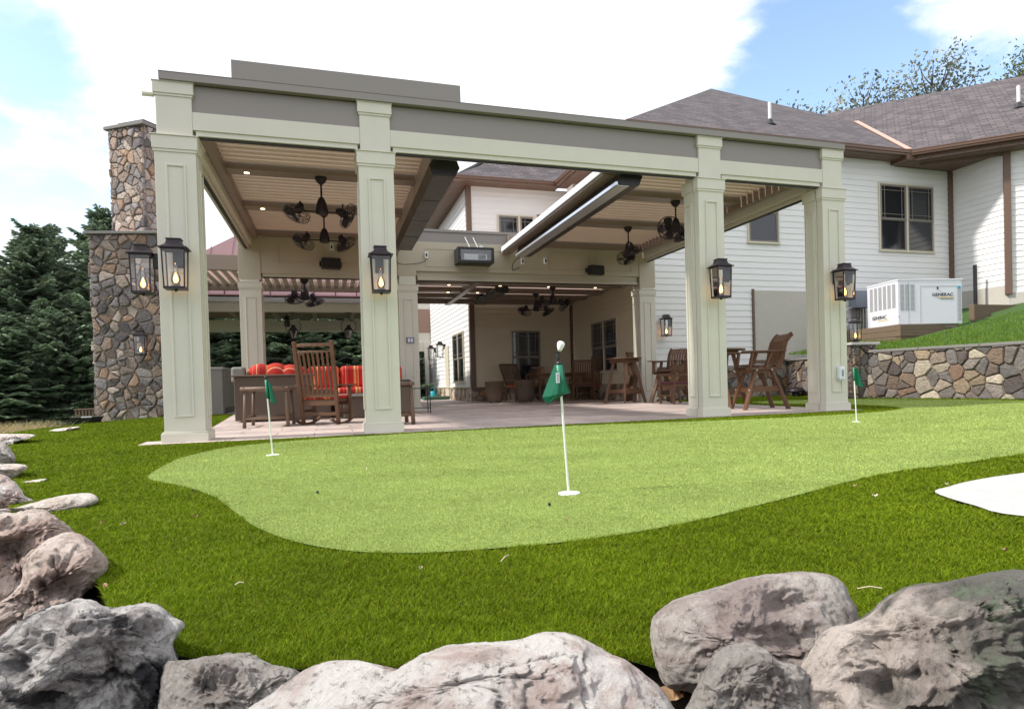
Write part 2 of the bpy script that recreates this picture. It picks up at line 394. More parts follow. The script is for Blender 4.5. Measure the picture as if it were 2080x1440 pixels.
M['stripe'] = stripe_mat('striped_fabric', 0); M['stripey'] = stripe_mat('striped_fabric_y', 1)
# ================================================================== the setting
GREEN = spline([(.40,-3.32),(.33,-2.6),(.36,-1.75),(.70,-.93),(1.6,-.52),(3.4,-.40),(5.25,-.66),(7.2,-.96),(8.7,-.83),(9.75,-.42),(10.3,.30),(10.4,1.5),(9.9,2.9),(10.4,4.0),(12.4,3.4),(12.75,2.0),(12.95,.2),(12.6,-2.5),(9.5,-4.2),(7.2,-4.9),(5.88,-5.09),(5.15,-5.24),(4.48,-5.34),(3.53,-5.71),(2.87,-5.97),(2.42,-6.06),(2.07,-6.05),(1.82,-6.0),(1.62,-5.89),(1.42,-5.65),(1.25,-5.3),(1.1,-4.83),(.93,-4.31),(.69,-3.81)], 6)
TURF = [(2.3,-7.30),(2.12,-7.02),(1.9,-6.92),(1.6,-6.86),(1.42,-6.78),(1.18,-6.60),(1.02,-6.32),(.88,-5.95),(.74,-5.5),(.26,-4.8),(.02,-4.3),(-.2,-3.6),(-.6,-2.9),(-1.2,-1.3),(-2.2,1.0),(-3.15,3.4),(-3.25,5),(-2.95,7.2),(-2.35,9.0),(-1.2,9.2),(-1.2,12.5),(13.6,12.5),(13.6,7),(13.05,3.55),(13.62,.5),(14.6,-4.5),(15.2,-9.5),(6.0,-9.5),(3.2,-7.45)]
SLAB = [(4.17,-5.93),(4.36,-5.84),(4.62,-5.76),(5.03,-5.70),(6.2,-5.62),(8.0,-5.9),(8.4,-7.6),(5.2,-7.8),(4.5,-7.1),(4.03,-6.47),(4.05,-6.22)]
PATIO = [(-.42,-.22),(9.25,-.22),(9.25,1.3),(9.6,7.6),(9.1,12.0),(5.74,12.0),(5.74,22),(4.2,22),(4.2,12.4),(-3.2,12.4),(-3.2,10.4),(-.62,8.9),(-.2,3.1),(-.2,.30),(-.46,.30)]
def sheet(name, poly, z, m, kind='structure'):
    me = bpy.data.meshes.new(name)
    from mathutils.geometry import tessellate_polygon
    P = [Vector((p[0], p[1], z)) for p in poly]
    me.from_pydata([tuple(p) for p in P], [], [tuple(t) for t in tessellate_polygon([P])])
    # make every triangle face up
    import bmesh
    bm = bmesh.new(); bm.from_mesh(me)
    for f in bm.faces:
        f.normal_update()
        if f.normal.z < 0: f.normal_flip()
    bm.to_mesh(me); bm.free()
    me.materials.append(m); o = bpy.data.objects.new(name, me); COL.objects.link(o); o['kind'] = kind
    return o
M['turfbase'] = mat('turf_base', (.04, .085, .002), .95, var=.3, vs=40, bump=1.5, bs=160)
M['greenbase'] = mat('green_base', (.25, .36, .075), .9, var=.16, vs=7, bump=1.6, bs=210)
M['lawn'] = mat('lawn', (.055, .11, .03), .95, var=.45, vs=1.3, bump=2, bs=12)
_t = M['lawn'].node_tree; _p = [n for n in _t.nodes if n.type == 'BSDF_PRINCIPLED'][0]; _l = _p.inputs['Base Color'].links[0].from_socket
_tc = N(_t, 'ShaderNodeTexCoord'); _sx = N(_t, 'ShaderNodeSeparateXYZ'); LK(_t, _tc.outputs['Object'], _sx.inputs[0]); _m = N(_t, 'ShaderNodeMix', data_type='RGBA')
LK(_t, smooth_n(_t, _sx.outputs[1], -1.5, .5), _m.inputs[0]); _m.inputs[6].default_value = (.055, .042, .03, 1); LK(_t, _l, _m.inputs[7]); LK(_t, _m.outputs[2], _p.inputs['Base Color'])
M['soil'] = mat('soil', (.07, .055, .04), .95, var=.4, vs=6, bump=2, bs=25)
turf = sheet('turf', TURF, 0.0, M['turfbase'])
green = sheet('putting_green', [tuple(p) for p in GREEN], 0.010, M['greenbase'])
patio = sheet('patio', PATIO, 0.014, M['patio'])
slab = sheet('paved_pad', [tuple(p) for p in spline(SLAB, 4)], 0.018, M['slabwhite'])

# the ground: one sheet, dropping away outside the turf, rising gently at the far left
def ground_mesh():
    xs = np.concatenate([np.linspace(-900, -40, 12), np.linspace(-36, -6, 22), np.linspace(-5, 16, 106), np.linspace(17, 60, 18), np.linspace(90, 900, 8)])
    ys = np.concatenate([np.linspace(-600, -30, 8), np.linspace(-24, -10, 10), np.linspace(-9.5, 14, 118), np.linspace(15, 60, 30), np.linspace(75, 1200, 10)])
    X, Y = np.meshgrid(xs, ys, indexing='ij'); P = np.stack([X.ravel(), Y.ravel()], 1)
    ins = inpoly(P, TURF); d = edge_dist(P, TURF)
    z = np.where(ins, -.04, -.04-.75*np.clip(d/.75, 0, 1)**.8)
    left = np.clip((P[:, 1]+1)/4, 0, 1)*(P[:, 0] < 6)*(~ins)                 # beyond the boulders: the lower lawn
    zl = -.04-.42*np.clip(d/1.6, 0, 1)
    bank = np.clip((P[:, 1]-11)/14, 0, 1); bank = bank*bank*(3-2*bank)
    zl = zl+bank*1.0
    z = z*(1-left)+zl*left
    z = np.where((P[:, 1] > 9.2) & (P[:, 0] > -3.3), -.04, z)
    z = np.where((P[:, 0] > 13.3) & (P[:, 1] > -10), -.04, z)
    z += np.where(ins, 0, .03*fbm(np.c_[P*.8, np.zeros(len(P))], 3))*(d > .2)
    nx, ny = len(xs), len(ys); I = np.arange(nx*ny).reshape(nx, ny)
    F = np.stack([I[:-1, :-1].ravel(), I[1:, :-1].ravel(), I[1:, 1:].ravel(), I[:-1, 1:].ravel()], 1)
    o = raw_mesh('ground', np.c_[P, z], F, M['lawn'], smooth=True); o['kind'] = 'structure'
    return o
ground_mesh()

# grass bank on the right, behind the retaining wall
WALL_A, WALL_B = np.array([13.05, 3.62]), np.array([14.75, -4.6])     # foot of the retaining wall (A nearer the house)
def bank_z(x, y):
    wx = WALL_A[0]+(WALL_A[1]-y)*(WALL_B[0]-WALL_A[0])/(WALL_A[1]-WALL_B[1])
    s = np.clip(x-wx-.35, 0, 20)
    if np.ndim(x) == 0 and y > 4.75 and x < 18.3: return .9
    return 1.05+.16*s+.006*s*s+.03*np.clip(3-y, 0, 20)*np.clip(s/3, 0, 1)
def bank_mesh():
    xs = np.linspace(0, 1, 40); ys = np.linspace(7.0, -6, 60); V = []
    for y in ys:
        wx = WALL_A[0]+(WALL_A[1]-y)*(WALL_B[0]-WALL_A[0])/(WALL_A[1]-WALL_B[1])+.12
        if y > 3.62: wx = 13.2+(y-3.62)*.06
        for x in xs:
            X = wx+x*(26-wx); V.append((X, y, float(bank_z(X, y))))
    I = np.arange(len(xs)*len(ys)).reshape(len(ys), len(xs))
    F = np.stack([I[:-1, :-1].ravel(), I[:-1, 1:].ravel(), I[1:, 1:].ravel(), I[1:, :-1].ravel()], 1)[:, ::-1]
    o = raw_mesh('grass_bank', np.array(V), F, mat('bank_grass', (.045, .10, .018), .9, var=.3, vs=5, bump=2, bs=60), smooth=True); o['kind'] = 'structure'
bank_mesh()

def blades(name, P, h, w, cols, label, lean=.45, seg=2, z0=None, cv=None):
    n = len(P); rg = np.random.default_rng(len(name)+n); a = rg.random(n)*2*np.pi; la = rg.random(n)*2*np.pi
    ln = lean*(.3+rg.random(n))*h; h = h*(.65+.6*rg.random(n))
    z = np.zeros(n) if z0 is None else z0
    dx, dy = np.cos(a)*w/2, np.sin(a)*w/2; lx, ly = np.cos(la)*ln, np.sin(la)*ln
    B = np.c_[P, z]
    c = np.asarray(cols)[rg.integers(0, len(cols), n)]*(.72+.56*rg.random(n))[:, None]
    if cv is not None: c = c*cv[:, None]
    if seg == 1:
        V = np.stack([B+np.c_[-dx, -dy, 0*z], B+np.c_[dx, dy, 0*z], B+np.c_[lx, ly, h]], 1).reshape(-1, 3)
        F = np.arange(3*n).reshape(n, 3); cc = np.repeat(c, 3, 0)
    else:
        m = B+np.c_[lx*.35, ly*.35, h*.6]
        V = np.stack([B+np.c_[-dx, -dy, 0*z], B+np.c_[dx, dy, 0*z], m+np.c_[dx*.8, dy*.8, 0*z], m-np.c_[dx*.8, dy*.8, 0*z], B+np.c_[lx, ly, h]], 1).reshape(-1, 3)
        k = np.arange(n)[:, None]*5
        F = np.concatenate([k+np.array([[0, 1, 2]]), k+np.array([[0, 2, 3]]), k+np.array([[3, 2, 4]])]); cc = np.repeat(c, 5, 0)
    o = raw_mesh(name, V, F, M['blade'], cc); o['kind'] = 'stuff'; tag(o, label, 'grass')
    return o
def scatter(x0, x1, y0, y1, dens, power, dref, mask, cap):
    """points denser near the camera; returns P and distance"""
    out = []; tot = 0
    nb = 24; ed = np.geomspace(.55, 26, nb+1)
    for i in range(nb):
        dm = (ed[i]+ed[i+1])/2; rho = dens*min(1.15, (dref/dm)**power); area = math.pi*(ed[i+1]**2-ed[i]**2)*.32
        n = int(rho*area); r = np.sqrt(RNG.random(n)*(ed[i+1]**2-ed[i]**2)+ed[i]**2); a = R(18)+(RNG.random(n)-.5)*2*math.pi*.32
        P = np.c_[CAM[0]+r*np.sin(a), CAM[1]+r*np.cos(a)]
        P = P[mask(P)]; out.append(P)
    P = np.concatenate(out); d = np.linalg.norm(P-CAM[:2], axis=1)
    return P, d
GP = [tuple(p) for p in GREEN]; SP = [tuple(p) for p in spline(SLAB, 4)]
def turf_mask(P): return inpoly(P, TURF) & ~inpoly(P, GP) & ~inpoly(P, SP) & ~inpoly(P, PATIO)
P, d = scatter(0, 0, 0, 0, 125000, 1.8, 1.5, turf_mask, 0)
blades('turf_grass', P, (.014+.0018*np.clip(d-1.5, 0, 3))*(.8+.45*np.clip(fbm(np.c_[P*14, 0*d], 2)+.4, 0, 1)), .0018*np.clip(d/1.5, 1, 7)**.95, [(.155, .235, .003), (.12, .19, .003), (.195, .275, .006), (.075, .125, .002), (.21, .24, .015)], 'vivid green artificial turf pile around the putting green', lean=1.15, cv=1+.22*fbm(np.c_[P*2.6, 0*d], 4))
P, d = scatter(0, 0, 0, 0, 60000, 2.0, 2.3, lambda P: inpoly(P, GP), 0)
blades('putting_turf', P, .0062+.0005*np.clip(d-2, 0, 6), .0026*np.clip(d/2, 1, 7)**.95, [(.365, .445, .125), (.345, .43, .115), (.41, .48, .165), (.35, .435, .12)], 'short pale green nap of the putting green', lean=1.2, seg=1, z0=np.full(len(P), .0095), cv=1+.20*fbm(np.c_[P[:, 0]*.9, P[:, 1]*2.2, 0*d], 5)+.12*fbm(np.c_[P*9, 0*d], 3))
def bank_pts(n):
    P = np.c_[13.2+RNG.random(n)**1.3*9, -4.5+RNG.random(n)*11]
    wx = WALL_A[0]+(WALL_A[1]-P[:, 1])*(WALL_B[0]-WALL_A[0])/(WALL_A[1]-WALL_B[1])+.3
    P = P[(P[:, 0] > wx)]; P = P[~((P[:, 0] > 15) & (P[:, 1] > 4.2))]; return P
P = bank_pts(60000)
blades('bank_lawn', P, .07, .014, [(.13, .22, .03), (.17, .27, .04), (.10, .18, .025)], 'mown green lawn on the bank above the stone wall', seg=1, z0=bank_z(P[:, 0], P[:, 1]))
# ================================================================== stone walls of real stones
STONE_COLS = [(.20,.135,.10),(.13,.10,.085),(.26,.20,.15),(.30,.17,.09),(.17,.15,.145),(.40,.33,.25),(.10,.085,.08),(.34,.27,.21),(.22,.19,.175)]
def clip(poly, a, b):
    # keep the part of poly nearer to a than b
    mx, my = (a[0]+b[0])/2, (a[1]+b[1])/2; nx, ny = b[0]-a[0], b[1]-a[1]; out = []
    for i in range(len(poly)):
        p, q = poly[i], poly[(i+1) % len(poly)]
        dp = (p[0]-mx)*nx+(p[1]-my)*ny; dq = (q[0]-mx)*nx+(q[1]-my)*ny
        if dp <= 0: out.append(p)
        if (dp < 0 < dq) or (dq < 0 < dp):
            t = dp/(dp-dq); out.append((p[0]+(q[0]-p[0])*t, p[1]+(q[1]-p[1])*t))
    return out
def stones(mb, o, u, n, w, h, size, seed, cols=STONE_COLS, aspect=1.35, gap=.012, proud=.048, slope=0.0, z='z'):
    gap *= .7
    """cover a w x h face (u = horizontal unit, n = outward unit) with bevelled stones"""
    rg = random.Random(seed); u = Vector(u); n = Vector(n); up = Vector((0, 0, 1)); o = Vector(o)
    nx = max(2, round(w/(size*aspect))); ny = max(2, round(h/size)); S = []
    for j in range(-1, ny+1):
        for i in range(-1, nx+1):
            if rg.random() < .16: continue
            S.append(((i+.5+.5*(j % 2)+rg.uniform(-.48, .48))*w/nx, (j+.5+rg.uniform(-.45, .45))*h/ny))
            if rg.random() < .22: S.append(((i+.9+rg.uniform(-.3, .3))*w/nx, (j+.9+rg.uniform(-.3, .3))*h/ny))
    for a in S:
        if not (-.02 < a[0] < w+.02 and -.02 < a[1] < h+.02+max(0, slope*w)) and rg.random() < .0: continue
        poly = [(0, 0), (w, 0), (w, h+slope*w), (0, h)]
        nb = sorted(S, key=lambda b: (b[0]-a[0])**2+(b[1]-a[1])**2)[1:22]
        for b in nb:
            poly = clip(poly, a, b)
            if len(poly) < 3: break
        if len(poly) < 3: continue
        cx = sum(p[0] for p in poly)/len(poly); cy = sum(p[1] for p in poly)/len(poly)
        # round the corners: subdivide and pull in
        ring = []
        for i in range(len(poly)):
            p, q = poly[i], poly[(i+1) % len(poly)]
            for t in (.12, .5, .88): ring.append((p[0]+(q[0]-p[0])*t, p[1]+(q[1]-p[1])*t))
        def shrink(g, jit=0.0):
            out = []
            for p in ring:
                d = math.hypot(p[0]-cx, p[1]-cy)+1e-6; k = max(.1, 1-g/d)
                out.append((cx+(p[0]-cx)*k+rg.uniform(-jit, jit), cy+(p[1]-cy)*k+rg.uniform(-jit, jit)))
            return out
        pr = proud*rg.uniform(.45, 1.35); c = rg.choice(cols); k = rg.uniform(.75, 1.25); c = tuple(min(.8, x*k) for x in c)
        r0 = shrink(gap, .004); r1 = [((p[0]-cx)*.985+cx, (p[1]-cy)*.985+cy) for p in r0]; r2 = shrink(gap+.022*min(1, size/.25), .003)
        tl = (rg.uniform(-.06, .06), rg.uniform(-.06, .06)); m = len(r0); V = []
        for rr, dd in ((r0, -.01), (r1, pr*.6), (r2, pr)):
            for p in rr: V.append(tuple(o+u*p[0]+up*p[1]+n*(dd+((p[0]-cx)*tl[0]+(p[1]-cy)*tl[1])*(dd > 0))))
        V.append(tuple(o+u*cx+up*cy+n*(pr*1.1)))
        F = []
        for q in range(2):
            for i in range(m): F.append((q*m+i, q*m+(i+1) % m, (q+1)*m+(i+1) % m, (q+1)*m+i))
        for i in range(m): F.append((2*m+i, 2*m+(i+1) % m, 3*m))
        if u.cross(up).dot(n) < 0: F = [f[::-1] for f in F]
        mb.add(V, F, c)
    return mb

# ================================================================== pergola
XS = [0.0, 2.1593, 6.8012, 8.952]; DP = 6.2762; BACKX = [.07, 3.2, 8.95]
perg = thing('pergola', 'large sage cream pergola with panelled square columns and a taupe louvered roof over the patio', 'pergola')
def panel_trim(mb, cx, y, z0, z1, hw, s=-1, t=.022, d=.016):
    a, b = (y-d, y) if s < 0 else (y, y+d)
    mb.box(cx-hw, a, z0, cx-hw+t, b, z1); mb.box(cx+hw-t, a, z0, cx+hw, b, z1)
    mb.box(cx-hw+t, a+.001, z0, cx+hw-t, b, z0+t); mb.box(cx-hw+t, a+.001, z1-t, cx+hw-t, b, z1)
def side_trim(mb, x, y0, y1, z0, z1, s, t=.02, d=.014):
    a, b = (x-d, x) if s < 0 else (x, x+d)
    mb.box(a, y0, z0, b, y0+t, z1); mb.box(a, y1-t, z0, b, y1, z1); mb.box(a, y0+t, z0, b, y1-t, z0+t); mb.box(a, y0+t, z1-t, b, y1-t, z1)
def column(x, y, zc=3.2525, zct=3.3972, ztop=4.0, back=False, gr='x'):
    Mx = Matrix.Translation((x, y, 0))
    if gr == 'y': Mx = Mx @ Matrix.Translation((.205, .205, 0)) @ Matrix.Rotation(R(90), 4, 'Z') @ Matrix.Translation((0, 0, 0)) @ Matrix.Translation((0, -.205, 0)) @ Matrix.Translation((0, 0, 0)); Mx = Matrix.Translation((x, y+.205, 0)) @ Matrix.Rotation(R(90), 4, 'Z') @ Matrix.Translation((0, -.205, 0))
    hw, dp = .205, .41; g0, g1 = .118, .146
    mb = MB(Mx)
    for a, b in ((0, g0), (g1, dp)): mb.box(-hw, a, .12, hw, b, zc+.01)
    mb.box(-hw+.02, g0-.01, 0, hw-.02, g1+.01, zc)
    mb.box(-.178, .012, zct-.01, .178, dp-.012, ztop-.12)
    if back:
        pass
    col = mb.build('column', M['cream'], perg, bevel=.004)
    b = MB(Mx)
    for a, c in ((-.03, g0), (g1, dp+.03)):
        b.box(-hw-.03, a, 0.002, hw+.03, c, .112); 
        aa, cc = (a+.010, c) if a < 0 else (a, c-.010)
        b.box(-hw-.020, aa, .112, hw+.020, cc, .129)
    b.build('base', M['cream'], col, bevel=.005)
    c = MB(Mx)
    for a, e in ((-.022, g0), (g1, dp+.022)): c.box(-hw-.021, a, zc, hw+.021, e, zct)
    c.box(-hw-.034, -.034, zct, hw+.034, dp+.034, zct+.012)
    c.box(-hw-.012, -.012, zc-.03, hw+.012, g0, zc)
    c.build('capital', M['cream'], col, bevel=.003); c = MB(Mx)
    if ztop > zct+.4:
        c.box(-.201, -.012, 3.866, .201, dp-.0, ztop-.012); c.box(-.21, -.022, ztop-.012, .21, dp, ztop)
        c.box(-.19, .0, 3.84, .19, dp-.006, 3.866)
        c.build('top_cap', M['cream'], col, bevel=.003)
    tr = MB(Mx)
    if zc > 3:
        panel_trim(tr, 0, 0, .29, 1.91, .10); panel_trim(tr, 0, 0, 2.12, 3.09, .10)
        for s in (-1, 1): side_trim(tr, s*hw, .19, .37, .29, 3.09, s)
    else:
        panel_trim(tr, 0, 0, .29, zc-.18, .10)
        for s in (-1, 1): side_trim(tr, s*hw, .19, .37, .29, zc-.18, s)
    tr.build('panel_moulding', M['cream'], col, bevel=.003)
    return col
for x in XS: column(x, 0)
column(BACKX[0], DP, 2.63, 2.74, 3.9, gr='x'); column(BACKX[1], DP, 2.63, 2.74, 3.9); column(BACKX[2], DP, 2.63, 2.74, 3.9)
# front and side beams
b = MB()
for i in range(3):
    x0, x1 = XS[i]+.178, XS[i+1]-.178
    b.box(x0, .02, 3.49, x1, .36, 3.69)
for xa in (XS[0], XS[3]): b.box(xa-.10, .41, 3.50, xa+.13 if xa < 1 else xa+.10, DP, 3.98)
b.build('beam', M['cream'], perg, bevel=.004)
b = MB()
for i in range(3):
    x0, x1 = XS[i]+.178, XS[i+1]-.178
    b.box(x0, .045, 3.692, x1, .30, 3.99)
b.build('fascia', M['taupe'], perg)
b = MB(); b.box(-.13, -.045, 4.001, XS[3]+.20, .33, 4.085); b.box(-.135, -.05, 4.085, XS[3]+.205, .33, 4.092)
b.box(-.10, .33, 3.99, .16, DP+.2, 4.06); b.box(XS[3]-.16, .33, 3.99, XS[3]+.14, DP+.2, 4.06)
b.build('roof_edge', M['taupe'], perg, bevel=.003)
b = MB(); b.box(.60, -.040, 4.093, 3.21, .6, 4.30); b.build('roof_hood', M['taupe'], perg, bevel=.003)
# screen rails (housing + black bottom bar)
def rail(p, q, n):
    """screen housing hung below a beam from p to q (xy), outward n"""
    z = 3.42; bx = MB(); bx.bar((p[0], p[1], z+.046), (q[0], q[1], z+.046), .10, .056); bx.bar((p[0]+n[0]*.012, p[1]+n[1]*.012, z+.021), (q[0]+n[0]*.012, q[1]+n[1]*.012, z+.021), .085, .018)
    o = bx.build('screen_housing', M['cream'], perg, bevel=.004)
    bb = MB(); bb.bar((p[0], p[1], z+.001), (q[0], q[1], z+.001), .05, .020); bb.build('bottom_bar', M['black'], o)
for i in range(3): rail((XS[i]+.206, .09), (XS[i+1]-.206, .09), (0, -1))
rail((.0174, .42), (.0174, DP-.0), (-1, 0)); rail((8.99, .42), (8.99, DP), (1, 0))
# inner frame of the roof
L0, L1, LO0, LO1 = .22, 8.72, 3.05, 5.46        # left bay | opening | right bay
Y0, Y1 = .40, DP-.02; CBY = (2.16, 4.16)
b = MB()
b.box(L0-.08, Y0, 3.62, L0+.02, Y1, 3.92); b.box(L1-.02, Y0, 3.62, L1+.08, Y1, 3.92)
b.box(L0, Y0-.03, 3.60, L1, Y0+.06, 3.95); b.box(L0, Y1-.08, 3.66, LO0, Y1, 3.90); b.box(LO1, Y1-.08, 3.66, L1, Y1, 3.90)
b.box(LO0-.16, Y0, 3.50, LO0+.02, Y1, 3.97); b.box(LO1-.15, Y0, 3.475, LO1+.05, Y1, 3.60)
for y in CBY:
    b.box(L0, y-.14, 3.70, LO0-.1, y+.14, 3.83); b.box(LO1, y-.14, 3.70, L1, y+.14, 3.83)
b.build('roof_frame', M['taupe2'], perg, bevel=.004)
b = MB(); b.box(LO1-.18, Y0, 3.51, LO1-.152, Y1-.1, 3.61); b.build('sunlit_beam_side', M['white'], perg)  # sunlit left face of the beam, its brightness painted as a white strip
# louvers: tilted blades running along x
def louvers(x0, x1, ys, z, name='louver_panel', m=None, wd=.155, tilt=-30, parent=None, closed=False):
    mb = MB()
    for y in ys:
        prof = [(-.092, .022), (-.092, -.034), (-.086, -.042), (-.070, -.042), (.0, -.019), (.0935 if closed else .064, -.004), (.0935 if closed else .064, .008)]
        V = []; n = len(prof)
        for x in (x0, x1):
            for (a, h) in prof: V.append((x, y+a, z+h))
        mb.add(V, [(i, i+1, n+i+1, n+i) for i in range(n-1)]+[tuple(range(n)), tuple(range(2*n-1, n-1, -1)), (n-1, 0, n, 2*n-1)])
    return mb.build(name, m or M['slat'], parent or perg)
def rng(a, b, st):
    n = max(1, math.ceil((b-a)/st-.02)); st = (b-a)/n; return [a+st*(i+.5) for i in range(n)]
segs = [(Y0+.06, CBY[0]-.14), (CBY[0]+.14, CBY[1]-.14), (CBY[1]+.14, Y1-.08)]
for (a, c) in segs:
    louvers(L0+.02, LO0-.16, rng(a, c, .185), 3.80); louvers(LO1+.11, L1-.02, rng(a, c, .185), 3.82)
# saw-tooth trim where the right louvers end
def downlight(x, y, z, on=True, par=perg, r=.045):
    o = MB().lathe([(r*.7, -.002), (r*1.25, -.006), (r*1.25, 0)], 16, Matrix.Translation((x, y, z))).build('downlight', M['brass'], par)
    MB().lathe([(0.001, -.004), (r*.8, -.0075), (r*.8, -.002)], 14, Matrix.Translation((x, y, z-.002))).build('bulb', M['lampon'] if on else M['white'], o)
for x, y in ((.50, 2.16), (.53, 4.16), (8.35, 2.16), (8.37, 4.16), (2.5, 2.16), (2.5, 4.16), (6.1, 4.16)): downlight(x, y, 3.70)
# back header
b = MB(); YH = DP+.02
b.box(.27, YH, 2.93, 3.0, YH+.36, 3.70); b.box(3.40, YH, 3.06, 8.75, YH+.36, 3.70)
b.box(3.0, YH-.02, 2.95, 3.40, YH+.37, 3.70)
b.box(-.14, YH-.02, 2.80, .275, YH+.35, 3.95); b.box(8.75, YH-.02, 2.80, 9.17, YH+.35, 3.95)
for a, c in ((.62, 1.25), (1.5, 2.85), (3.6, 4.35), (4.95, 6.2), (6.45, 7.45), (7.6, 8.55)): 
    panel_trim(b, (a+c)/2, YH, 3.16, 3.56, (c-a)/2, t=.018, d=.012)
for a, c in ((.30, 2.96), (3.42, 8.72)):
    b.box(a, YH+.02, 2.865, c, YH+.20, 2.93); b.box(a, YH+.06, 2.93, c, YH+.25, 3.06)
b.build('back_header', M['creamshaded'], perg, bevel=.003)
b = MB(); b.box(.30, YH+.04, 2.845, 2.96, YH+.10, 2.863); b.box(3.42, YH+.04, 2.80+.045, 8.72, YH+.10, 2.863); b.build('bottom_bar', M['black'], perg)
b = MB(); b.box(.27, YH+.03, 3.70, 8.75, YH+.33, 3.93); b.box(.25, YH+.0, 3.93, 8.77, YH+.33, 3.985); b.build('back_fascia', M['taupe'], perg)
b = MB(); b.tube([(-.20, .06, 3.86), (-.31, .02, 3.845)], .028, 10); b.build('drain_spout', M['cream'], perg)

# lower louvered roof behind (second pergola)
p2 = thing('lower_pergola', 'lower louvered roof behind the back header with taupe beams and small downlights', 'pergola')
b = MB()
b.box(-1.9, 6.72, 3.05, 3.2, 6.86, 3.36); b.box(-1.9, 9.15, 2.98, 3.3, 9.32, 3.22); b.box(-1.95, 6.86, 3.0, -1.8, 9.15, 3.3); b.box(3.22, 6.72, 3.02, 3.36, 9.3, 3.3)
b.box(3.4, 11.7, 3.02, 9.05, 11.85, 3.3); b.box(3.4, 6.75, 3.02, 3.55, 12.9, 3.3); b.box(9.0, 6.75, 3.1, 9.07, 11.9, 3.3)
for y in (8.0, 9.3, 10.5): b.box(3.5, y-.13, 3.03, 9.0, y+.13, 3.15)
b.box(4.95, 6.75, 3.0, 5.1, 12.0, 3.3)
b.build('roof_frame', M['taupe2'], p2, bevel=.003)
mb = MB()
for i in range(26):
    x = -1.72+i*.19
    if x > 3.1: break
    mb.box(x, 6.9, 3.10, x+.11, 9.14, 3.125, None); mb.box(x+.07, 6.9, 3.125, x+.11, 9.14, 3.16)
mb.build('louver_panel', M['slat'], p2)
for a, c in ((6.95, 7.87), (8.13, 9.17), (9.43, 10.37), (10.63, 11.7)):
    louvers(3.55, 9.0, rng(a, c, .185), 3.19, parent=p2, closed=True)
for x, y in ((4.4, 8.0), (5.7, 8.0), (8.3, 8.0), (7.0, 8.0), (4.6, 9.3), (5.4, 9.3)): downlight(x, y, 3.03, par=p2)
downlight(2.0, 7.6, 3.09, par=p2)
# ================================================================== house
house = thing('house', 'white clapboard house with brown shingle hip roofs and brown trim behind the pergola', 'house', (0, 0, 0))
def clap(p, q, z0, z1, name='siding', step=.164, out=1, m=None):
    """clapboards on the wall p->q (xy); outward normal is to the right of p->q times out"""
    p = Vector((*p, 0)); q = Vector((*q, 0)); u = (q-p); L = u.length; u.normalize(); n = Vector((u.y, -u.x, 0))*out
    mb = MB(); k = 0; z = z0
    while z < z1-.01:
        t = min(z+step, z1); a, b = .020, .004
        V = [p+n*a, q+n*a, q+n*b, p+n*b, p+n*.0, q+n*.0]
        zz = [z, z, t, t, z, z]; V = [tuple(v+Vector((0, 0, h))) for v, h in zip(V, zz)]
        f = [(0, 1, 2, 3), (4, 5, 1, 0)]
        if out < 0: f = [x[::-1] for x in f]
        mb.add(V, f); z = t
    return mb.build(name, m or M['siding'], house)
def wallbox(p, q, z0, z1, th=.2, name='wall_core', m=None, out=1):
    p = Vector((*p, 0)); q = Vector((*q, 0)); u = (q-p).normalized(); n = Vector((u.y, -u.x, 0))*out; mb = MB()
    V = []
    for z in (z0, z1):
        for s in (p, q, q-n*th, p-n*th): V.append((s.x, s.y, z))
    f = [(0, 1, 5, 4), (1, 2, 6, 5), (2, 3, 7, 6), (3, 0, 4, 7), (4, 5, 6, 7), (3, 2, 1, 0)]
    if out < 0: f = [x[::-1] for x in f]
    mb.add(V, f); return mb.build(name, m or M['siding'], house)
# walls: outward normal of p->q is to the right
W = [((9.1, 7.0), (19.63, 7.0), .87, 6.75), ((19.63, 7.0), (19.63, 5.24), 2.92, 6.72), ((19.63, 5.24), (26.0, -1.13), 2.70, 6.62),
     ((9.1, 11.99), (9.1, 7.0), .46, 6.72), ((5.74, 11.99), (9.1, 11.99), .46, 6.74), ((5.74, 21.5), (5.74, 11.99), .46, 6.70)]
for p, q, z0, z1 in W:
    w_ = M['sidingshaded'] if q == (9.1, 7.0) or p == (5.74, 11.99) else None
    if w_:
        clap(p, q, z0, z0+.164*17, m=w_); clap(p, q, z0+.164*17, z1)
    else: clap(p, q, z0, z1)
    wallbox(p, q, z0-.0, z1, .25)
# stucco
for p, q, z0, z1, d in (((12.5, 7.0), (15.6, 7.0), 1.0, 2.89, .03), ((19.60, 7.0), (19.60, 5.2), 1.4, 2.92, .0), ((19.60, 5.21), (26, -1.19), 1.4, 2.70, .0)):
    u = Vector((q[0]-p[0], q[1]-p[1], 0)).normalized(); n = Vector((u.y, -u.x, 0))
    wallbox((p[0]+n.x*d, p[1]+n.y*d), (q[0]+n.x*d, q[1]+n.y*d), z0, z1, .12, 'stucco_panel', M['stucco'])
MB().box(12.44, 6.94, 1.0, 12.50, 7.0, 2.92).build('trim_board', M['trimbrown'], house); MB().box(12.4, 6.90, .93, 13.45, 6.99, 1.0).build('trim_board', M['trimbrown'], house)
MB().box(19.50, 6.90, 2.0, 19.62, 6.995, 6.7).build('trim_board', M['trimbrown'], house)
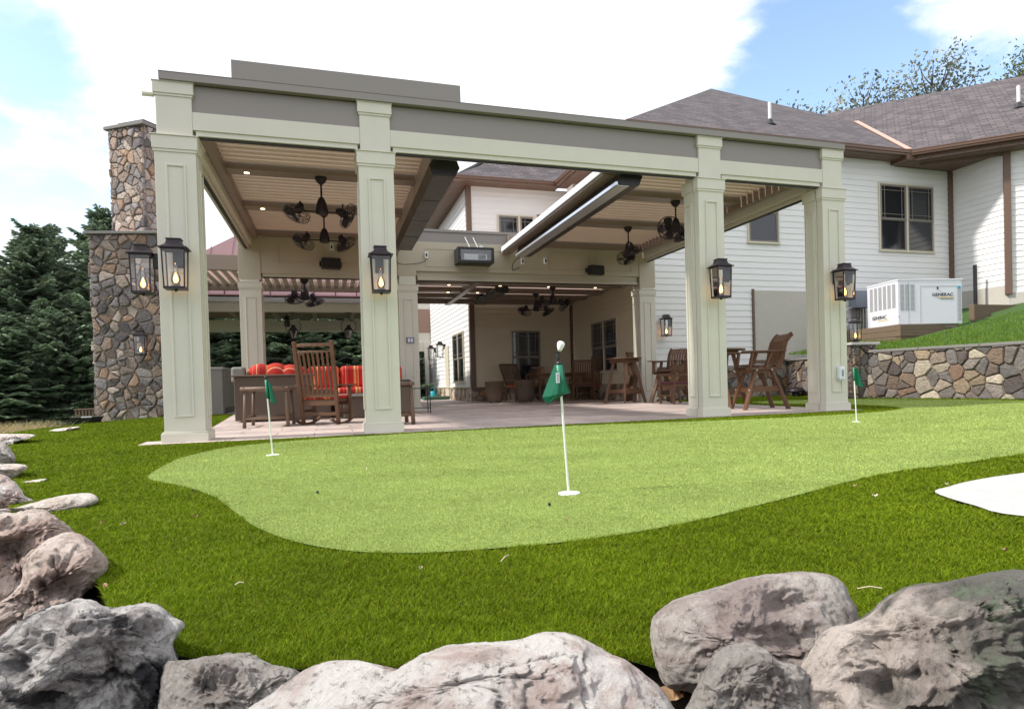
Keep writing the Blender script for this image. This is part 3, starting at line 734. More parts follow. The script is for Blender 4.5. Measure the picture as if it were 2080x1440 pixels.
# brown corner boards
b = MB(); b.box(9.1-.035, 11.86, .46, 9.095, 11.985, 6.7); b.box(9.02, 11.955, .46, 9.06, 11.985, 6.7)
b.build('corner_board', M['trimbrown'], house)
b = MB(); b.box(5.70, 11.945, .40, 5.86, 11.985, 6.7); b.box(5.70, 11.986, .40, 5.735, 12.12, 6.7); b.build('corner_board', M['trimbrown'], house)
b = MB(); b.bar((19.60, 5.22, 2.66), (19.60, 5.22, 6.62), .16, .16, (1, 1, 0)); b.build('corner_board', M['trimbrown'], house)
b = MB(); b.box(5.72, 11.93, .36, 9.09, 11.985, .455); b.build('trim_board', M['trimbrown'], house)
# sill band under inner walls and stone foundation
b = MB()
stones(b, (9.1, 6.97, 0), (1, 0, 0), (0, -1, 0), 4.4, .86, .22, 5)
stones(b, (9.09, 11.99, 0), (0, -1, 0), (-1, 0, 0), 4.99, .45, .2, 6)
stones(b, (5.74, 11.97, 0), (1, 0, 0), (0, -1, 0), 3.36, .37, .2, 7)
stones(b, (5.73, 21.5, 0), (0, -1, 0), (-1, 0, 0), 9.5, .45, .2, 8, cols=[(.42,.34,.25),(.33,.25,.17),(.46,.40,.32),(.26,.18,.12)])
b.build('stone_base', M['stone'], house)
b = MB(); b.box(9.08, 6.98, 0, 19, 7.2, .87); b.box(9.105, 7, 0, 9.3, 12, .46); b.box(5.75, 11.995, 0, 9.1, 12.2, .46); b.box(5.752, 12, 0, 5.9, 21.5, .46); b.box(13, 7.01, 0, 19.7, 7.2, 3.0)
b.build('mortar_bed', M['mortar'], house)
b = MB(); b.box(5.66, 12.0, .445, 5.735, 21.5, .48); b.build('water_table', M['wintrim'], house)
# windows -------------------------------------------------------------
def window(p, q, z0, z1, panes=1, rail=True, grid=True, sill=True, proud=.0, slim=False):
    """window on a wall line p->q seen from its right side"""
    p = Vector((*p, 0)); q = Vector((*q, 0)); u = (q-p); L = u.length; u.normalize(); n = Vector((u.y, -u.x, 0))
    Mx = frame(u, Vector((0, 0, 1)), n, (p.x+n.x*.012, p.y+n.y*.012, 0))
    t = .045 if slim else .055; dark = MB(Mx); cr = MB(Mx); gl = MB(Mx)
    cr.box(-.035, z0-.03, 0, 0, z1+.035, .05); cr.box(L, z0-.03, 0, L+.035, z1+.035, .05); cr.box(0, z1, 0, L, z1+.035, .05)
    if sill: cr.box(-.05, z0-.05, 0, L+.05, z0-.001, .075)
    pw = (L-.06*(panes-1))/panes
    for i in range(panes):
        a = i*(pw+.06); b_ = a+pw
        if i: cr.box(a-.06, z0, 0, a, z1, .055)
        zm = z0+(z1-z0)*.47
        for (c, d, o) in ((zm, z1, .02), (z0, zm+.03, .0)):
            dark.box(a, c, o, a+t, d, o+.035); dark.box(b_-t, c, o, b_, d, o+.035); dark.box(a+t, d-t, o, b_-t, d, o+.034); dark.box(a+t, c, o, b_-t, c+t*.8, o+.034)
        if grid:
            o = .036; c, d = zm+t*.8, z1-t
            for xx in (a+t+.10, b_-t-.12): dark.box(xx, c, o, xx+.016, d, o+.014)
            for zz in (c+.10, d-.12): dark.box(a+t, zz, o, b_-t, zz+.016, o+.0135)
        gl.box(a+.01, z0+.01, -.008, b_-.01, z1-.01, .019)
    f = dark.build('window', M['winframe'], house, bevel=.003)
    cr.build('casing', M['wintrim'], f, bevel=.002); gl.build('pane', M['glassdark'], f)
    return f
window((16.86, 7.0), (18.86, 7.0), 4.14, 6.05, 2)
window((12.38, 7.0), (13.32, 7.0), 4.2, 5.85, 1, grid=False)
window((9.1, 10.2), (9.1, 8.38), .83, 2.27, 2)
window((7.03, 11.99), (7.98, 11.99), .62, 2.21, 1)
window((5.74, 14.95), (5.74, 13.07), .66, 2.28, 2)
window((6.72, 11.99), (8.05, 11.99), 4.5, 5.83, 2)
window((5.74, 15.9), (5.74, 15.0), 4.6, 5.6, 1)
b = MB(); b.box(5.68, 15.95, .05, 5.735, 16.65, 2.0); b.build('door_casing', M['wintrim'], house)
# roofs ----------------------------------------------------------------
S = .65
def roofpoly(pts, eave_dir, name='roof'):
    P = [Vector(p) for p in pts]
    nrm = (P[1]-P[0]).cross(P[2]-P[0]).normalized()
    if nrm.z < 0: P = P[::-1]; nrm = -nrm
    e = nrm.cross(Vector((0, 0, 1))).normalized()
    v = nrm.cross(e).normalized()
    mb = MB(); n = len(P); mb.add([tuple(p) for p in P]+[tuple(p-nrm*.06) for p in P], [tuple(range(n)), tuple(range(2*n-1, n-1, -1))]+[(i, n+i, n+(i+1) % n, (i+1) % n) for i in range(n)])
    mb.uv = [(p.dot(e), p.dot(v)) for p in P]*2
    return mb.build(name, M['shingle'], house)
A = (8.9-.35, 6.5, 6.9); B = (17.5, 6.5, 6.9); PK = (15.38, 13.33, 11.34); V = (19.05, 9.97, 9.15)
PK = (A[0]+6.9, 13.4, 6.9+S*6.9); 
def ellz(x, y): return 6.9+S*((x-17.5)+(y-6.5))/math.sqrt(2)
V = (17.5+1.44*1.0, 6.5+1.44*2.414, 0); V = (V[0], V[1], 6.9+S*(V[1]-6.5))
r1 = roofpoly([A, B, V, PK], (1, 0, 0))
# ell roof: plane rising away from the 45 degree eave, up to its ridge
rp = []
for (x, y) in ((17.5, 6.5), (17.5+12, 6.5-12)): rp.append((x, y, ellz(x, y)))
k = 5.2                                     # ridge this far in plan behind the eave
D2 = .70711
rp2 = [(17.5+12+k*D2, 6.5-12+k*D2, ellz(17.5+12+k*D2, 6.5-12+k*D2)), (17.5+k*D2-2.8, 6.5+k*D2+2.8, ellz(17.5+k*D2-2.8, 6.5+k*D2+2.8))]
r2 = roofpoly([rp[0], rp[1], rp2[0], rp2[1], (V[0], V[1], V[2])], (1, -1, 0))
roofpoly([A, (8.55, 11.6, 6.9), (12.9, 15.95, 6.9+S*4.35), PK], (0, 1, 0))
roofpoly([(5.24, 11.5, 6.85), (8.55, 11.5, 6.85), (11.4, 14.4, 8.8), (7.6, 14.4, 8.8), (6.35, 12.6, 7.57)], (1, 0, 0))
roofpoly([(5.24, 11.5, 6.85), (7.6, 14.4, 8.8), (7.6, 22, 8.8), (5.24, 22, 6.85)], (0, 1, 0))
roofpoly([PK, V, (22.0, 11.8, 9.3), (19, 16, 10.0), (PK[0]+1, PK[1]+1, PK[2]-.3)], (1, -1, 0))
b = MB()
q0 = Vector(B)+Vector((0, 0, .045)); q1 = Vector(V)+Vector((0, 0, .045))
b.bar(q0, q1, .16, .02); b.build('valley_flashing', M['copper'], r1)
# gutters and soffits
def gutter(p, q, par=house):
    mb = MB(); p = Vector(p); q = Vector(q); d = (q-p).normalized(); n = Vector((d.y, -d.x, 0))
    for o, z, w, h in ((.06, -.05, .12, .09), (.045, -.12, .09, .06), (.12, -.01, .02, .03)):
        mb.bar(p+n*o+Vector((0, 0, z)), q+n*o+Vector((0, 0, z)), w, h)
    return mb.build('gutter', M['coppergutter'], par, bevel=.006)
gutter((A[0]-.0, 6.5, 6.88), (17.5, 6.5, 6.88)); gutter((17.5, 6.5, 6.88), (25.6, -1.6, 6.88))
gutter((8.55, 11.5, 6.86), (8.55, 6.5, 6.86)); gutter((5.24, 11.5, 6.84), (8.55, 11.5, 6.84)); gutter((5.24, 22, 6.84), (5.24, 11.5, 6.84))
def soffit(poly, z, d):
    mb = MB(); n = len(poly)
    mb.prism(poly, z, z+.03)
    # grooves: thin battens
    xs = [p[0] for p in poly]; ys = [p[1] for p in poly]
    o = mb.build('soffit', M['soffit'], house); return o
def soffit_mat():
    m = mat('brown_soffit', (.155, .095, .07), .6); t = m.node_tree; p = [n for n in t.nodes if n.type == 'BSDF_PRINCIPLED'][0]
    tc = N(t, 'ShaderNodeTexCoord'); sx = N(t, 'ShaderNodeSeparateXYZ'); LK(t, tc.outputs['Object'], sx.inputs[0])
    s = math_n(t, 'ADD', sx.outputs[0], math_n(t, 'MULTIPLY', sx.outputs[1], .45)); fr = math_n(t, 'FRACT', math_n(t, 'DIVIDE', s, .16))
    g = smooth_n(t, fr, .0, .12); bp = N(t, 'ShaderNodeBump', inp={'Strength': 1.0, 'Distance': .02}); LK(t, g, bp.inputs['Height']); LK(t, bp.outputs[0], p.inputs['Normal'])
    mx = N(t, 'ShaderNodeMix', data_type='RGBA'); LK(t, g, mx.inputs[0]); mx.inputs[6].default_value = (.03, .018, .014, 1); mx.inputs[7].default_value = (.155, .095, .07, 1); LK(t, mx.outputs[2], p.inputs['Base Color'])
    return m
M['soffit'] = soffit_mat()
soffit([(8.6, 6.52), (17.5, 6.52), (17.5, 7.0), (8.6, 7.0)], 6.72, 0)
soffit([(17.5, 7.0), (17.5, 6.52), (19.0, 5.02), (25.8, -1.78), (26.2, -1.3), (19.7, 5.3), (19.7, 7.0)], 6.60, 0)
MB().box(17.30, 6.40, 6.61, 17.72, 6.99, 6.87).build('gutter_corner', M['coppergutter'], house, bevel=.006)
b = MB(); b.box(17.46, 6.54, 6.60, 17.5, 7.0, 6.75); b.bar((17.6, 6.52, 6.68), (25.8, -1.68, 6.68), .03, .16); b.bar((17.6, 6.98, 6.66), (19.6, 6.98, 6.66), .05, .12); b.bar((18.0, 6.6, 6.555), (19.62, 5.2, 6.555), .05, .09)
b.build('soffit_fascia', M['trimbrown'], house)
soffit([(5.26, 11.52), (8.6, 11.52), (8.6, 12.0), (5.26, 12.0)], 6.70, 0); soffit([(5.26, 12.0), (5.74, 12.0), (5.74, 22), (5.26, 22)], 6.70, 0); soffit([(8.57, 6.6), (9.1, 6.6), (9.1, 11.6), (8.57, 11.6)], 6.70, 0)
# roof vent pipes
def vent(x, y, par, zf):
    z = zf(x, y); o = MB().lathe([(.05, 0), (.05, .62), (.045, .63)], 14, Matrix.Translation((x, y, z-.02))).build('vent_pipe', M['pvc'], par)
    MB().lathe([(.17, -.06), (.11, .03), (.065, .12), (.055, .13)], 14, Matrix.Translation((x, y, z))).build('boot', M['black'], o)
vent(14.0, 8.1, r1, lambda x, y: 6.9+S*(y-6.5)); vent(21.1, 5.95, r2, ellz)

# ================================================================== retaining wall, pillar, timber
rw = thing('retaining_wall', 'multicoloured fieldstone retaining wall holding up the lawn bank on the right', 'stone wall')
d = Vector((WALL_B[0]-WALL_A[0], WALL_B[1]-WALL_A[1], 0)).normalized(); n = Vector((-d.y, d.x, 0))
n = Vector((d.y, -d.x, 0)); 
if n.x > 0: n = -n
a = Vector((WALL_A[0], WALL_A[1], 0))
sc = [(.19,.12,.085),(.12,.09,.075),(.30,.23,.16),(.29,.22,.15),(.15,.135,.13),(.19,.135,.10),(.42,.36,.28),(.20,.17,.15),(.10,.08,.075),(.25,.20,.16),(.15,.12,.10),(.17,.15,.14)]
b = stones(MB(), a, d, n, 3.4, 1.02, .23, 21, cols=sc, aspect=1.15); stones(b, a+d*3.4, d, n, 5.0, 1.02, .24, 22, cols=sc, aspect=1.15)
b.build('stonework', M['stone'], rw)
b = MB(); b.bar(a-n*.15+Vector((0, 0, .5)), a+d*8.4-n*.15+Vector((0, 0, .5)), .30, 1.04); b.build('mortar_bed', M['mortar'], rw)
b = MB()
for i in range(7): b.bar(a+d*(i*1.2)-n*.13+Vector((0, 0, 1.05)), a+d*(i*1.2+1.19)-n*.13+Vector((0, 0, 1.05)), .36, .06)
b.build('wall_cap', M['cap'], rw, bevel=.01)
rw2 = thing('low_stone_wall', 'short fieldstone wall with dark cap between the house and the stone pillar', 'stone wall')
b = stones(MB(), (13.5, 6.98, 0), (-.13, -.99, 0), (-.99, .13, 0), 3.0, .95, .2, 31, cols=[tuple(x*.9 for x in c) for c in sc[:6]+sc[7:]])
b.build('stonework', M['stone'], rw2)
b = MB(); b.bar((13.62, 6.98, .47), (13.24, 4.05, .47), .22, .96); b.build('mortar_bed', M['mortar'], rw2)
b = MB(); b.bar((13.58, 6.98, .985), (13.18, 4.0, .985), .34, .06); b.build('wall_cap', M['cap'], rw2, bevel=.01)
pil = thing('stone_pillar', 'square fieldstone pillar at the corner of the retaining wall carrying a lantern', 'pillar', (13.0, 3.9, 0), R(-8))
b = MB()
for (o, u, nn) in (((-.28, -.28, 0), (1, 0, 0), (0, -1, 0)), ((-.28, .28, 0), (0, -1, 0), (-1, 0, 0)), ((.28, -.28, 0), (0, 1, 0), (1, 0, 0))): stones(b, o, u, nn, .56, 1.2, .2, 40, cols=sc, aspect=1.1)
b.build('stonework', M['stone'], pil); MB().box(-.275, -.275, 0, .275, .275, 1.2).build('mortar_bed', M['mortar'], pil)
MB().box(-.36, -.36, 1.2, .36, .36, 1.26).build('cap', M['slabwhite'], pil, bevel=.01)
tm = thing('timber_edging', 'stacked brown landscape timbers holding the ground under the generator', 'timber edging')
b = MB()
for k in range(4):
    z = 1.16+k*.145
    b.box(14.9+.02*(k % 2), 4.45+.02*(k % 2), z, 15.95, 4.62, z+.14); b.box(14.92, 4.62, z, 15.08, 6.8, z+.14)
    b.box(15.96, 4.47+.03*(k % 2), z+.0, 17.7+.1*k, 4.62, z+.14)
for k in range(3): b.box(17.9, 4.9-.0, 1.9+k*.145-.02, 19.6, 5.06, 2.03+k*.145)
b.build('timber', M['timber'], tm, bevel=.008)
MB().box(15.05, 4.6, 1.3, 18.3, 6.9, 1.72).build('gravel_bed', M['soil'], tm)

# ================================================================== chimney
M['mortarpale'] = mat('chimney_mortar', (.33, .27, .22), .95, var=.2, vs=12, bump=.8, bs=90)
ch = thing('stone_chimney', 'tall fieldstone chimney with a slim upper stack left of the pergola', 'chimney', (-2.50, 9.6, 0), R(-13))
cc = [(.26,.19,.15),(.17,.14,.13),(.30,.24,.20),(.30,.20,.14),(.20,.18,.18),(.11,.10,.10),(.40,.33,.28),(.25,.22,.215),(.19,.145,.125),(.15,.135,.135),(.24,.19,.16)]
b = MB(); Wd = 1.62
stones(b, (-Wd/2, -.8, -.3), (1, 0, 0), (0, -1, 0), Wd, 4.44, .175, 51, cols=cc, aspect=1.4, gap=.022)
stones(b, (Wd/2, -.8, -.3), (0, 1, 0), (1, 0, 0), 1.6, 4.44, .19, 52, cols=cc, aspect=1.4, gap=.022); stones(b, (-Wd/2, .8, -.3), (0, -1, 0), (-1, 0, 0), 1.6, 4.44, .19, 53, cols=cc, aspect=1.4, gap=.022)
b.build('lower_stonework', M['stone'], ch)
b = MB(); b.box(-Wd/2+.004, -.796, -.3, Wd/2-.004, .796, 4.14)
Q = Matrix.Translation((.02, .1, 0)) @ Matrix.Rotation(R(-22), 4, 'Z'); hs = .50
b.box(-hs+.004, -hs+.004, 4.1, hs-.004, hs-.004, 6.68, Q); b.build('mortar_bed', M['mortarpale'], ch)
b = MB(); b.box(-Wd/2-.1, -.9, 4.14, Wd/2+.1, .9, 4.20); b.build('ledge', M['cap'], ch, bevel=.01)
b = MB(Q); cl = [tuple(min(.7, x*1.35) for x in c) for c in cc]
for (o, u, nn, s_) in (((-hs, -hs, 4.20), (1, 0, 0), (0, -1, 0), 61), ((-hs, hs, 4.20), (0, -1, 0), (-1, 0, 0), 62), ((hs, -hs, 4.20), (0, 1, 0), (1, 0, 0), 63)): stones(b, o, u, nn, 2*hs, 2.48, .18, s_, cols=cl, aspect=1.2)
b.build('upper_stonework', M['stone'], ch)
b = MB(Q); b.box(-hs-.09, -hs-.09, 6.68, hs+.09, hs+.09, 6.76); b.build('cap_slab', M['cap'], ch, bevel=.01)
b = MB(Q); b.frustum(6.76, .36, .36, 6.85, .30, .30); b.frustum(6.85, .38, .38, 6.88, .38, .38); b.frustum(6.88, .36, .36, 7.0, .04, .04); b.build('flue_cover', M['bronze'], ch)

# ================================================================== pavilion behind the lounge
pv = thing('pavilion', 'open pavilion with cream beams and a glossy red metal roof behind the sofa', 'pavilion')
b = MB(); b.box(-2.9, 10.0, 2.56, 3.5, 10.25, 2.78); b.box(-2.9, 14.6, 2.42, 3.5, 14.85, 2.78); b.box(-2.9, 10.25, 2.56, -2.7, 14.6, 2.8); b.box(3.3, 10.25, 2.56, 3.5, 14.6, 2.8)
b.build('beam', M['cream'], pv, bevel=.004)
b = MB(); b.box(-3.1, 9.82, 2.79, 3.65, 9.97, 2.90); b.box(-2.95, 9.97, 2.785, 3.5, 10.2, 2.83); b.build('gutter', M['white'], pv, bevel=.006)
for (x, y) in ((-2.75, 10.12), (3.38, 10.12), (-2.75, 14.7), (3.38, 14.7)): b = MB(); b.cbox((x, y, 1.28), (.22, .22, 2.56)); b.cbox((x, y, .08), (.30, .30, .16)); b.build('post', M['cream'], pv, bevel=.006)
b = MB(); b.box(-2.7, 10.3, 2.84, 3.3, 14.6, 2.86)
b.build('ceiling', M['trimbrown'], pv)
b = MB()
for x in np.arange(-2.2, 3.2, 1.1): b.box(x, 10.26, 2.74, x+.10, 14.6, 2.838)
b.build('rafter', M['taupe2'], pv)
def hiproof():
    mb = MB(); e0, e1, ya, yb, z0 = -3.2, 3.75, 9.8, 15.1, 2.95; pt = [(e0, ya, z0), (e1, ya, z0), (e1, yb, z0), (e0, yb, z0), (-.3, 12.4, 5.3), (1.0, 12.4, 5.3)]
    mb.add(pt, [(0, 1, 5, 4), (1, 2, 5), (2, 3, 4, 5), (3, 0, 4), (3, 2, 1, 0)])
    # rolled eave course
    n = 8
    for i in range(n):
        a0, a1 = math.pi/2*i/n, math.pi/2*(i+1)/n
        y0_, z0_ = ya-.06-.10*math.sin(a0), z0+.05-.10*(1-math.cos(a0)); y1_, z1_ = ya-.06-.10*math.sin(a1), z0+.05-.10*(1-math.cos(a1))
        mb.add([(e0, y0_, z0_), (e1, y0_, z0_), (e1, y1_, z1_), (e0, y1_, z1_)], [(0, 1, 2, 3)])
    o = mb.build('metal_roof', M['metalroof'], pv)
    sm = MB()
    for i in range(13):
        x = e0+.26+i*.52; t = min(1, (x-e0)/2.9, (e1-x)/2.75)
        sm.bar((x, ya, z0+.01), (x, ya+2.6*t, z0+2.35*t+.01), .02, .05)
        sm.box(x-.01, ya-.17, z0-.06, x+.01, ya, z0+.075)
    sm.build('seam', M['metalroof'], o); return o
hiproof()
# gable building end glimpsed past the middle back column
gb = thing('porch_entry', 'white entry porch with a brown panelled frieze seen through the gap beside the back column', 'porch')
def gx(px, py, y): r_ = ray(px, py); t = (y-CAM[1])/r_[1]; return CAM+r_*t
b = MB(); YQ = 20.5
def rect(mb, x0, y0, x1, y1, Y, th=.12):
    a = gx(x0, y0, Y); c = gx(x1, y1, Y); mb.box(min(a[0], c[0]), Y, min(a[2], c[2]), max(a[0], c[0]), Y+th, max(a[2], c[2]))
rect(b, 838, 612, 882, 694, YQ); b.build('frieze', M['pinkpost'], gb)
b = MB(); rect(b, 838, 628, 874, 676, YQ-.02, .02); b.build('panel', M['shutterbrown'], gb)
b = MB(); rect(b, 862, 700, 874, 811, YQ-.1, .16); rect(b, 862, 694, 880, 706, YQ-.12, .3); rect(b, 846, 694, 862, 714, YQ-.05, .1); b.build('post', M['pinkpost'], gb, bevel=.01)
b = MB(); rect(b, 846, 714, 882, 812, YQ+1.5, .1); b.build('rear_wall', M['cream'], gb)
b = MB(); rect(b, 853, 722, 861, 790, YQ+1.45, .04); rect(b, 846, 790, 882, 812, YQ+1.4, .05); b.build('doorway', M['winframe'], gb)

# ================================================================== lanterns
def lantern(x, y, z, rz, label, mount='wall', s=1.0, lit=True, group='black copper gas lanterns'):
    t = thing('wall_lantern' if mount == 'wall' else 'post_lantern', label, 'lantern', (x, y, z), rz, group)
    # local frame: wall behind at +y, lantern centre at y=0; z=0 is the bottom plate
    w0, w1, h = .097*s, .109*s, .42*s
    b = MB()
    def cr(sx, sy, zz): k = w0+(w1-w0)*zz/h; return (sx*k, sy*k*.92, zz)
    for sx in (-1, 1):
        for sy in (-1, 1): b.bar(cr(sx, sy, 0), cr(sx, sy, h), .013*s, .013*s, (0, 1, 0))
    b.frustum(-.012*s, w0+.008*s, w0*.92+.008*s, .012*s, w0+.008*s, w0*.92+.008*s)
    for sx, sy in ((1, 0), (-1, 0), (0, 1), (0, -1)):
        p = cr(1 if sx == 0 else sx, 1 if sy == 0 else sy, h-.008*s); q = cr(-1 if sx == 0 else sx, -1 if sy == 0 else sy, h-.008*s); b.bar(p, q, .014*s, .014*s)
    b.lathe([(.012*s, -.035*s), (.02*s, -.012*s)], 10)
    b.build('frame', M['bronze'], t)
    b = MB(); b.frustum(h, w1+.03*s, w1*.92+.03*s, h+.012*s, w1+.03*s, w1*.92+.03*s); b.frustum(h+.012*s, w1+.018*s, w1*.92+.018*s, h+.05*s, w1*.72, w1*.66)
    b.frustum(h+.05*s, w1*.72, w1*.66, h+.10*s, w1*.60, w1*.55); b.frustum(h+.10*s, w1*.68, w1*.62, h+.112*s, w1*.68, w1*.62)
    b.build('roof', M['bronze'], t)
    b = MB()
    for sx in (-1, 1):
        b.add([cr(sx, -1, .01), cr(sx, 1, .01), cr(sx, 1, h-.01), cr(sx, -1, h-.01)], [(0, 1, 2, 3)])
    b.add([cr(-1, -1, .01), cr(1, -1, .01), cr(1, -1, h-.01), cr(-1, -1, h-.01)], [(0, 1, 2, 3)])
    b.build('glass_pane', M['glass'], t)
    if lit:
        bu = MB().lathe([(.03*s, .0), (.045*s, .01*s), (.045*s, .03*s), (.038*s, .055*s), (.012*s, .055*s)], 14).build('burner', M['brass'], t)
        MB().lathe([(.036*s, .055*s), (.048*s, .085*s), (.046*s, .12*s), (.028*s, .17*s), (.022*s, .24*s), (.024*s, .27*s)], 16).build('glass_chimney', M['glass'], t, smooth=True)
        fl = MB().lathe([(.004*s, .056*s), (.021*s, .075*s), (.024*s, .10*s), (.013*s, .14*s), (.002*s, .17*s)], 10).build('flame', M['flame'], t, smooth=True)
        MB().lathe([(.003*s, .066*s), (.008*s, .08*s), (.006*s, .10*s), (.001*s, .112*s)], 8).build('flame_core', M['flamecore'], fl, smooth=True)
    if mount == 'wall':
        b = MB(); b.box(-.045*s, .112*s, h-.15*s, .045*s, .175*s, h+.02*s); b.box(-.05*s, .175*s, h-.17*s, .05*s, .195*s, h+.05*s); b.build('bracket', M['black'], t, bevel=.004)
    else:
        MB().box(-.05*s, -.05*s, -.06*s, .05*s, .05*s, -.012*s).build('foot', M['bronze'], t)
    return t
ZL = 1.69
lantern(XS[0], -.20, ZL, 0, 'lit lantern on the front face of the leftmost big column')
lantern(XS[0]-.205-.20, .2, ZL, R(-90), 'lit lantern on the left side of the leftmost column, against the stone chimney')
lantern(XS[1], -.20, ZL, 0, 'lit lantern on the front of the column beside the rocking chair')
lantern(XS[2], -.20, ZL, 0, 'lit lantern on the front of the second column from the right')
lantern(XS[3], -.20, ZL, 0, 'lit lantern on the front of the rightmost column')
lantern(9.72, 6.78, 1.66, 0, 'small lit lantern on the white siding beside the back right column', s=1.0)
lantern(13.0, 3.9, 1.33, R(20), 'squat lit lantern standing on the stone pillar', mount='post', s=.95)
lantern(-2.42, 8.45, 1.42, R(0), 'lit lantern low on the stone chimney, farthest left of the lower lanterns', s=1.0)
lantern(5.53, 16.8, 1.62, R(-90), 'unlit lantern on the sunlit white wall, nearer of the two', s=1.1, lit=False)
lantern(5.53, 19.2, 1.62, R(-90), 'unlit lantern on the sunlit white wall, farther of the two by the porch', s=1.1, lit=False)

# ================================================================== fans
def fan(x, y, z, rz, label, heads=2, drop=.34, s=1.0, tilts=(28, -38)):
    t = thing('ceiling_fan', label, 'ceiling fan', (x, y, z), rz, 'dark caged patio fans')
    MB().lathe([(.03*s, -.10*s), (.07*s, -.06*s), (.085*s, -.02*s), (.085*s, 0)], 18).build('canopy', M['bronze'], t, smooth=False)
    MB().tube([(0, 0, -.08*s), (0, 0, -drop)], .014*s, 10).build('rod', M['bronze'], t)
    zb = -drop; MB().lathe([(.02*s, zb+.05*s), (.045*s, zb+.02*s), (.075*s, zb-.06*s), (.09*s, zb-.15*s), (.085*s, zb-.20*s), (.04*s, zb-.215*s)], 20).build('motor', M['bronze'], t, smooth=True)
    zz = zb-.19*s
    def head(c, Mx):
        h = MB(Mx).lathe([(.02*s, .16*s), (.05*s, .13*s), (.065*s, .06*s), (.055*s, .0), (.03*s, -.02*s)], 16).build('fan_head', M['bronze'], t, smooth=True)
        g = MB(Mx); Rr = .195*s
        for k, (rr, hh) in enumerate(((1.0, -.02), (.97, .015), (.97, -.05), (.66, -.07), (.36, -.075), (.7, .03))): g.ring((0, 0, hh*s-.02*s), Rr*rr, .004*s, 26, 4)
        for k in range(18):
            a = 2*math.pi*k/18; c_, s_ = math.cos(a), math.sin(a)
            g.tube([(.04*s*c_, .04*s*s_, .06*s), (Rr*.7*c_, Rr*.7*s_, .01*s), (Rr*.97*c_, Rr*.97*s_, -.005*s), (Rr*c_, Rr*s_, -.04*s), (Rr*.97*c_, Rr*.97*s_, -.07*s), (Rr*.66*c_, Rr*.66*s_, -.09*s), (.03*s*c_, .03*s*s_, -.095*s)], .0022*s, 3, False)
        g.build('cage', M['bronze'], h)
        bl = MB(Mx)
        for k in range(4):
            a = 2*math.pi*k/4; V = []
            for (r_, w_, tw) in ((.03, .03, .03), (.09, .062, .035), (.15, .072, .03), (.178, .03, .02)):
                for sg in (-1, 1): V.append((s*(r_*math.cos(a)-sg*w_*math.sin(a)), s*(r_*math.sin(a)+sg*w_*math.cos(a)), s*(-.045+sg*tw)))
            bl.add(V, [(0, 1, 3, 2), (2, 3, 5, 4), (4, 5, 7, 6)])
        bl.build('fan_blades', M['bronze'], h)
    if heads == 2:
        b = MB(); b.tube([(-.30*s, 0, zz+.02*s), (.30*s, 0, zz+.02*s)], .012*s, 8); b.tube([(-.30*s, 0, zz+.02*s), (-.30*s, 0, zz+.16*s)], .012*s, 8); b.tube([(.30*s, 0, zz+.02*s), (.30*s, 0, zz+.16*s)], .012*s, 8); b.build('arm', M['bronze'], t)
        for sg, tl in ((-1, tilts[0]), (1, tilts[1])):
            head(None, Matrix.Translation((sg*.34*s, 0, zz+.0*s)) @ Matrix.Rotation(R(tl), 4, 'Y') @ Matrix.Rotation(R(-14), 4, 'X'))
    else:
        head(None, Matrix.Translation((0, 0, zz-.05*s)) @ Matrix.Rotation(R(-58), 4, 'X') @ Matrix.Rotation(R(8), 4, 'Y') @ Matrix.Translation((0, 0, -.02)))
    return t
fan(1.51, 2.16, 3.70, R(4), 'dark twin headed fan hanging nearest under the left louvers', tilts=(24, -62))
fan(1.53, 4.16, 3.70, R(8), 'dark twin headed fan hanging behind the nearest one under the left louvers', tilts=(30, -30))
fan(7.45, 2.16, 3.70, R(40), 'dark twin headed fan half hidden by the second column from the right', tilts=(75, -20))
fan(7.47, 4.16, 3.70, R(75), 'dark fan facing the camera under the right louvers before the back header', tilts=(0, -55))
fan(7.05, 9.3, 3.03, R(5), 'dark twin headed fan hanging low in the far corner before the dark siding wall', s=1.0, drop=.28, tilts=(28, -28))
fan(7.1, 8.0, 3.03, R(20), 'dark twin headed fan in front of the far corner fan', s=1.05, drop=.22, tilts=(15, -55))
fan(1.05, 7.9, 3.08, R(60), 'dark fan under the lower louvers left of the second column', s=1.15, drop=.24, tilts=(10, -10))

# ================================================================== heaters, projector, speakers, sensors
def heater(x, y0, y1, z, label, w=.36, h=.24, s=1, group='long dark ceiling heaters'):
    t = thing('ceiling_heater', label, 'heater', (x, y0, z), 0, group); L = y1-y0
    hw = w/2; prof = [(-hw*.8, 0), (hw*.8, 0), (hw*1.12, h*.45), (hw*.85, h), (-hw*.6, h), (-hw*1.05, h*.5)] if s > 0 else [(-hw*.8, 0), (hw*.8, 0), (hw*1.12, h*.55), (hw*.85, h), (-hw*.55, h), (-hw*.9, .04)]
    Mx = Matrix(((1, 0, 0, 0), (0, 0, 1, 0), (0, 1, 0, 0), (0, 0, 0, 1)))
    b = MB(); b.prism(prof, .02, L-.01, Mx); b.build('housing', M['perf'], t, bevel=.004)
    b = MB(); p2_ = [(a*1.02, c*1.02-.002) for a, c in prof]; b.prism(p2_, 0, .02, Mx); b.build('end_cap', M['black'], t); MB().prism(p2_, L-.01, L+.01, Mx).build('end_cap', M['black'], t)
    for k in range(3): yy = .35+k*(L-.7)/2; MB().box(-.05, yy, h, .05, yy+.22, h+.12).build('bracket', M['black'], t)
    for k in range(1, 4): yy = k*L/4; MB().box(-hw*.8, yy, -.004, hw*.8, yy+.012, .0).build('joint_strip', M['black'], t)
    return t
heater(3.05, .38, 5.3, 3.30, 'long dark heater hanging on the left side of the roof opening')
ht = heater(5.63, .22, 5.55, 3.30, 'long dark heater with a pale metal flank on the right side of the roof opening', s=-1)
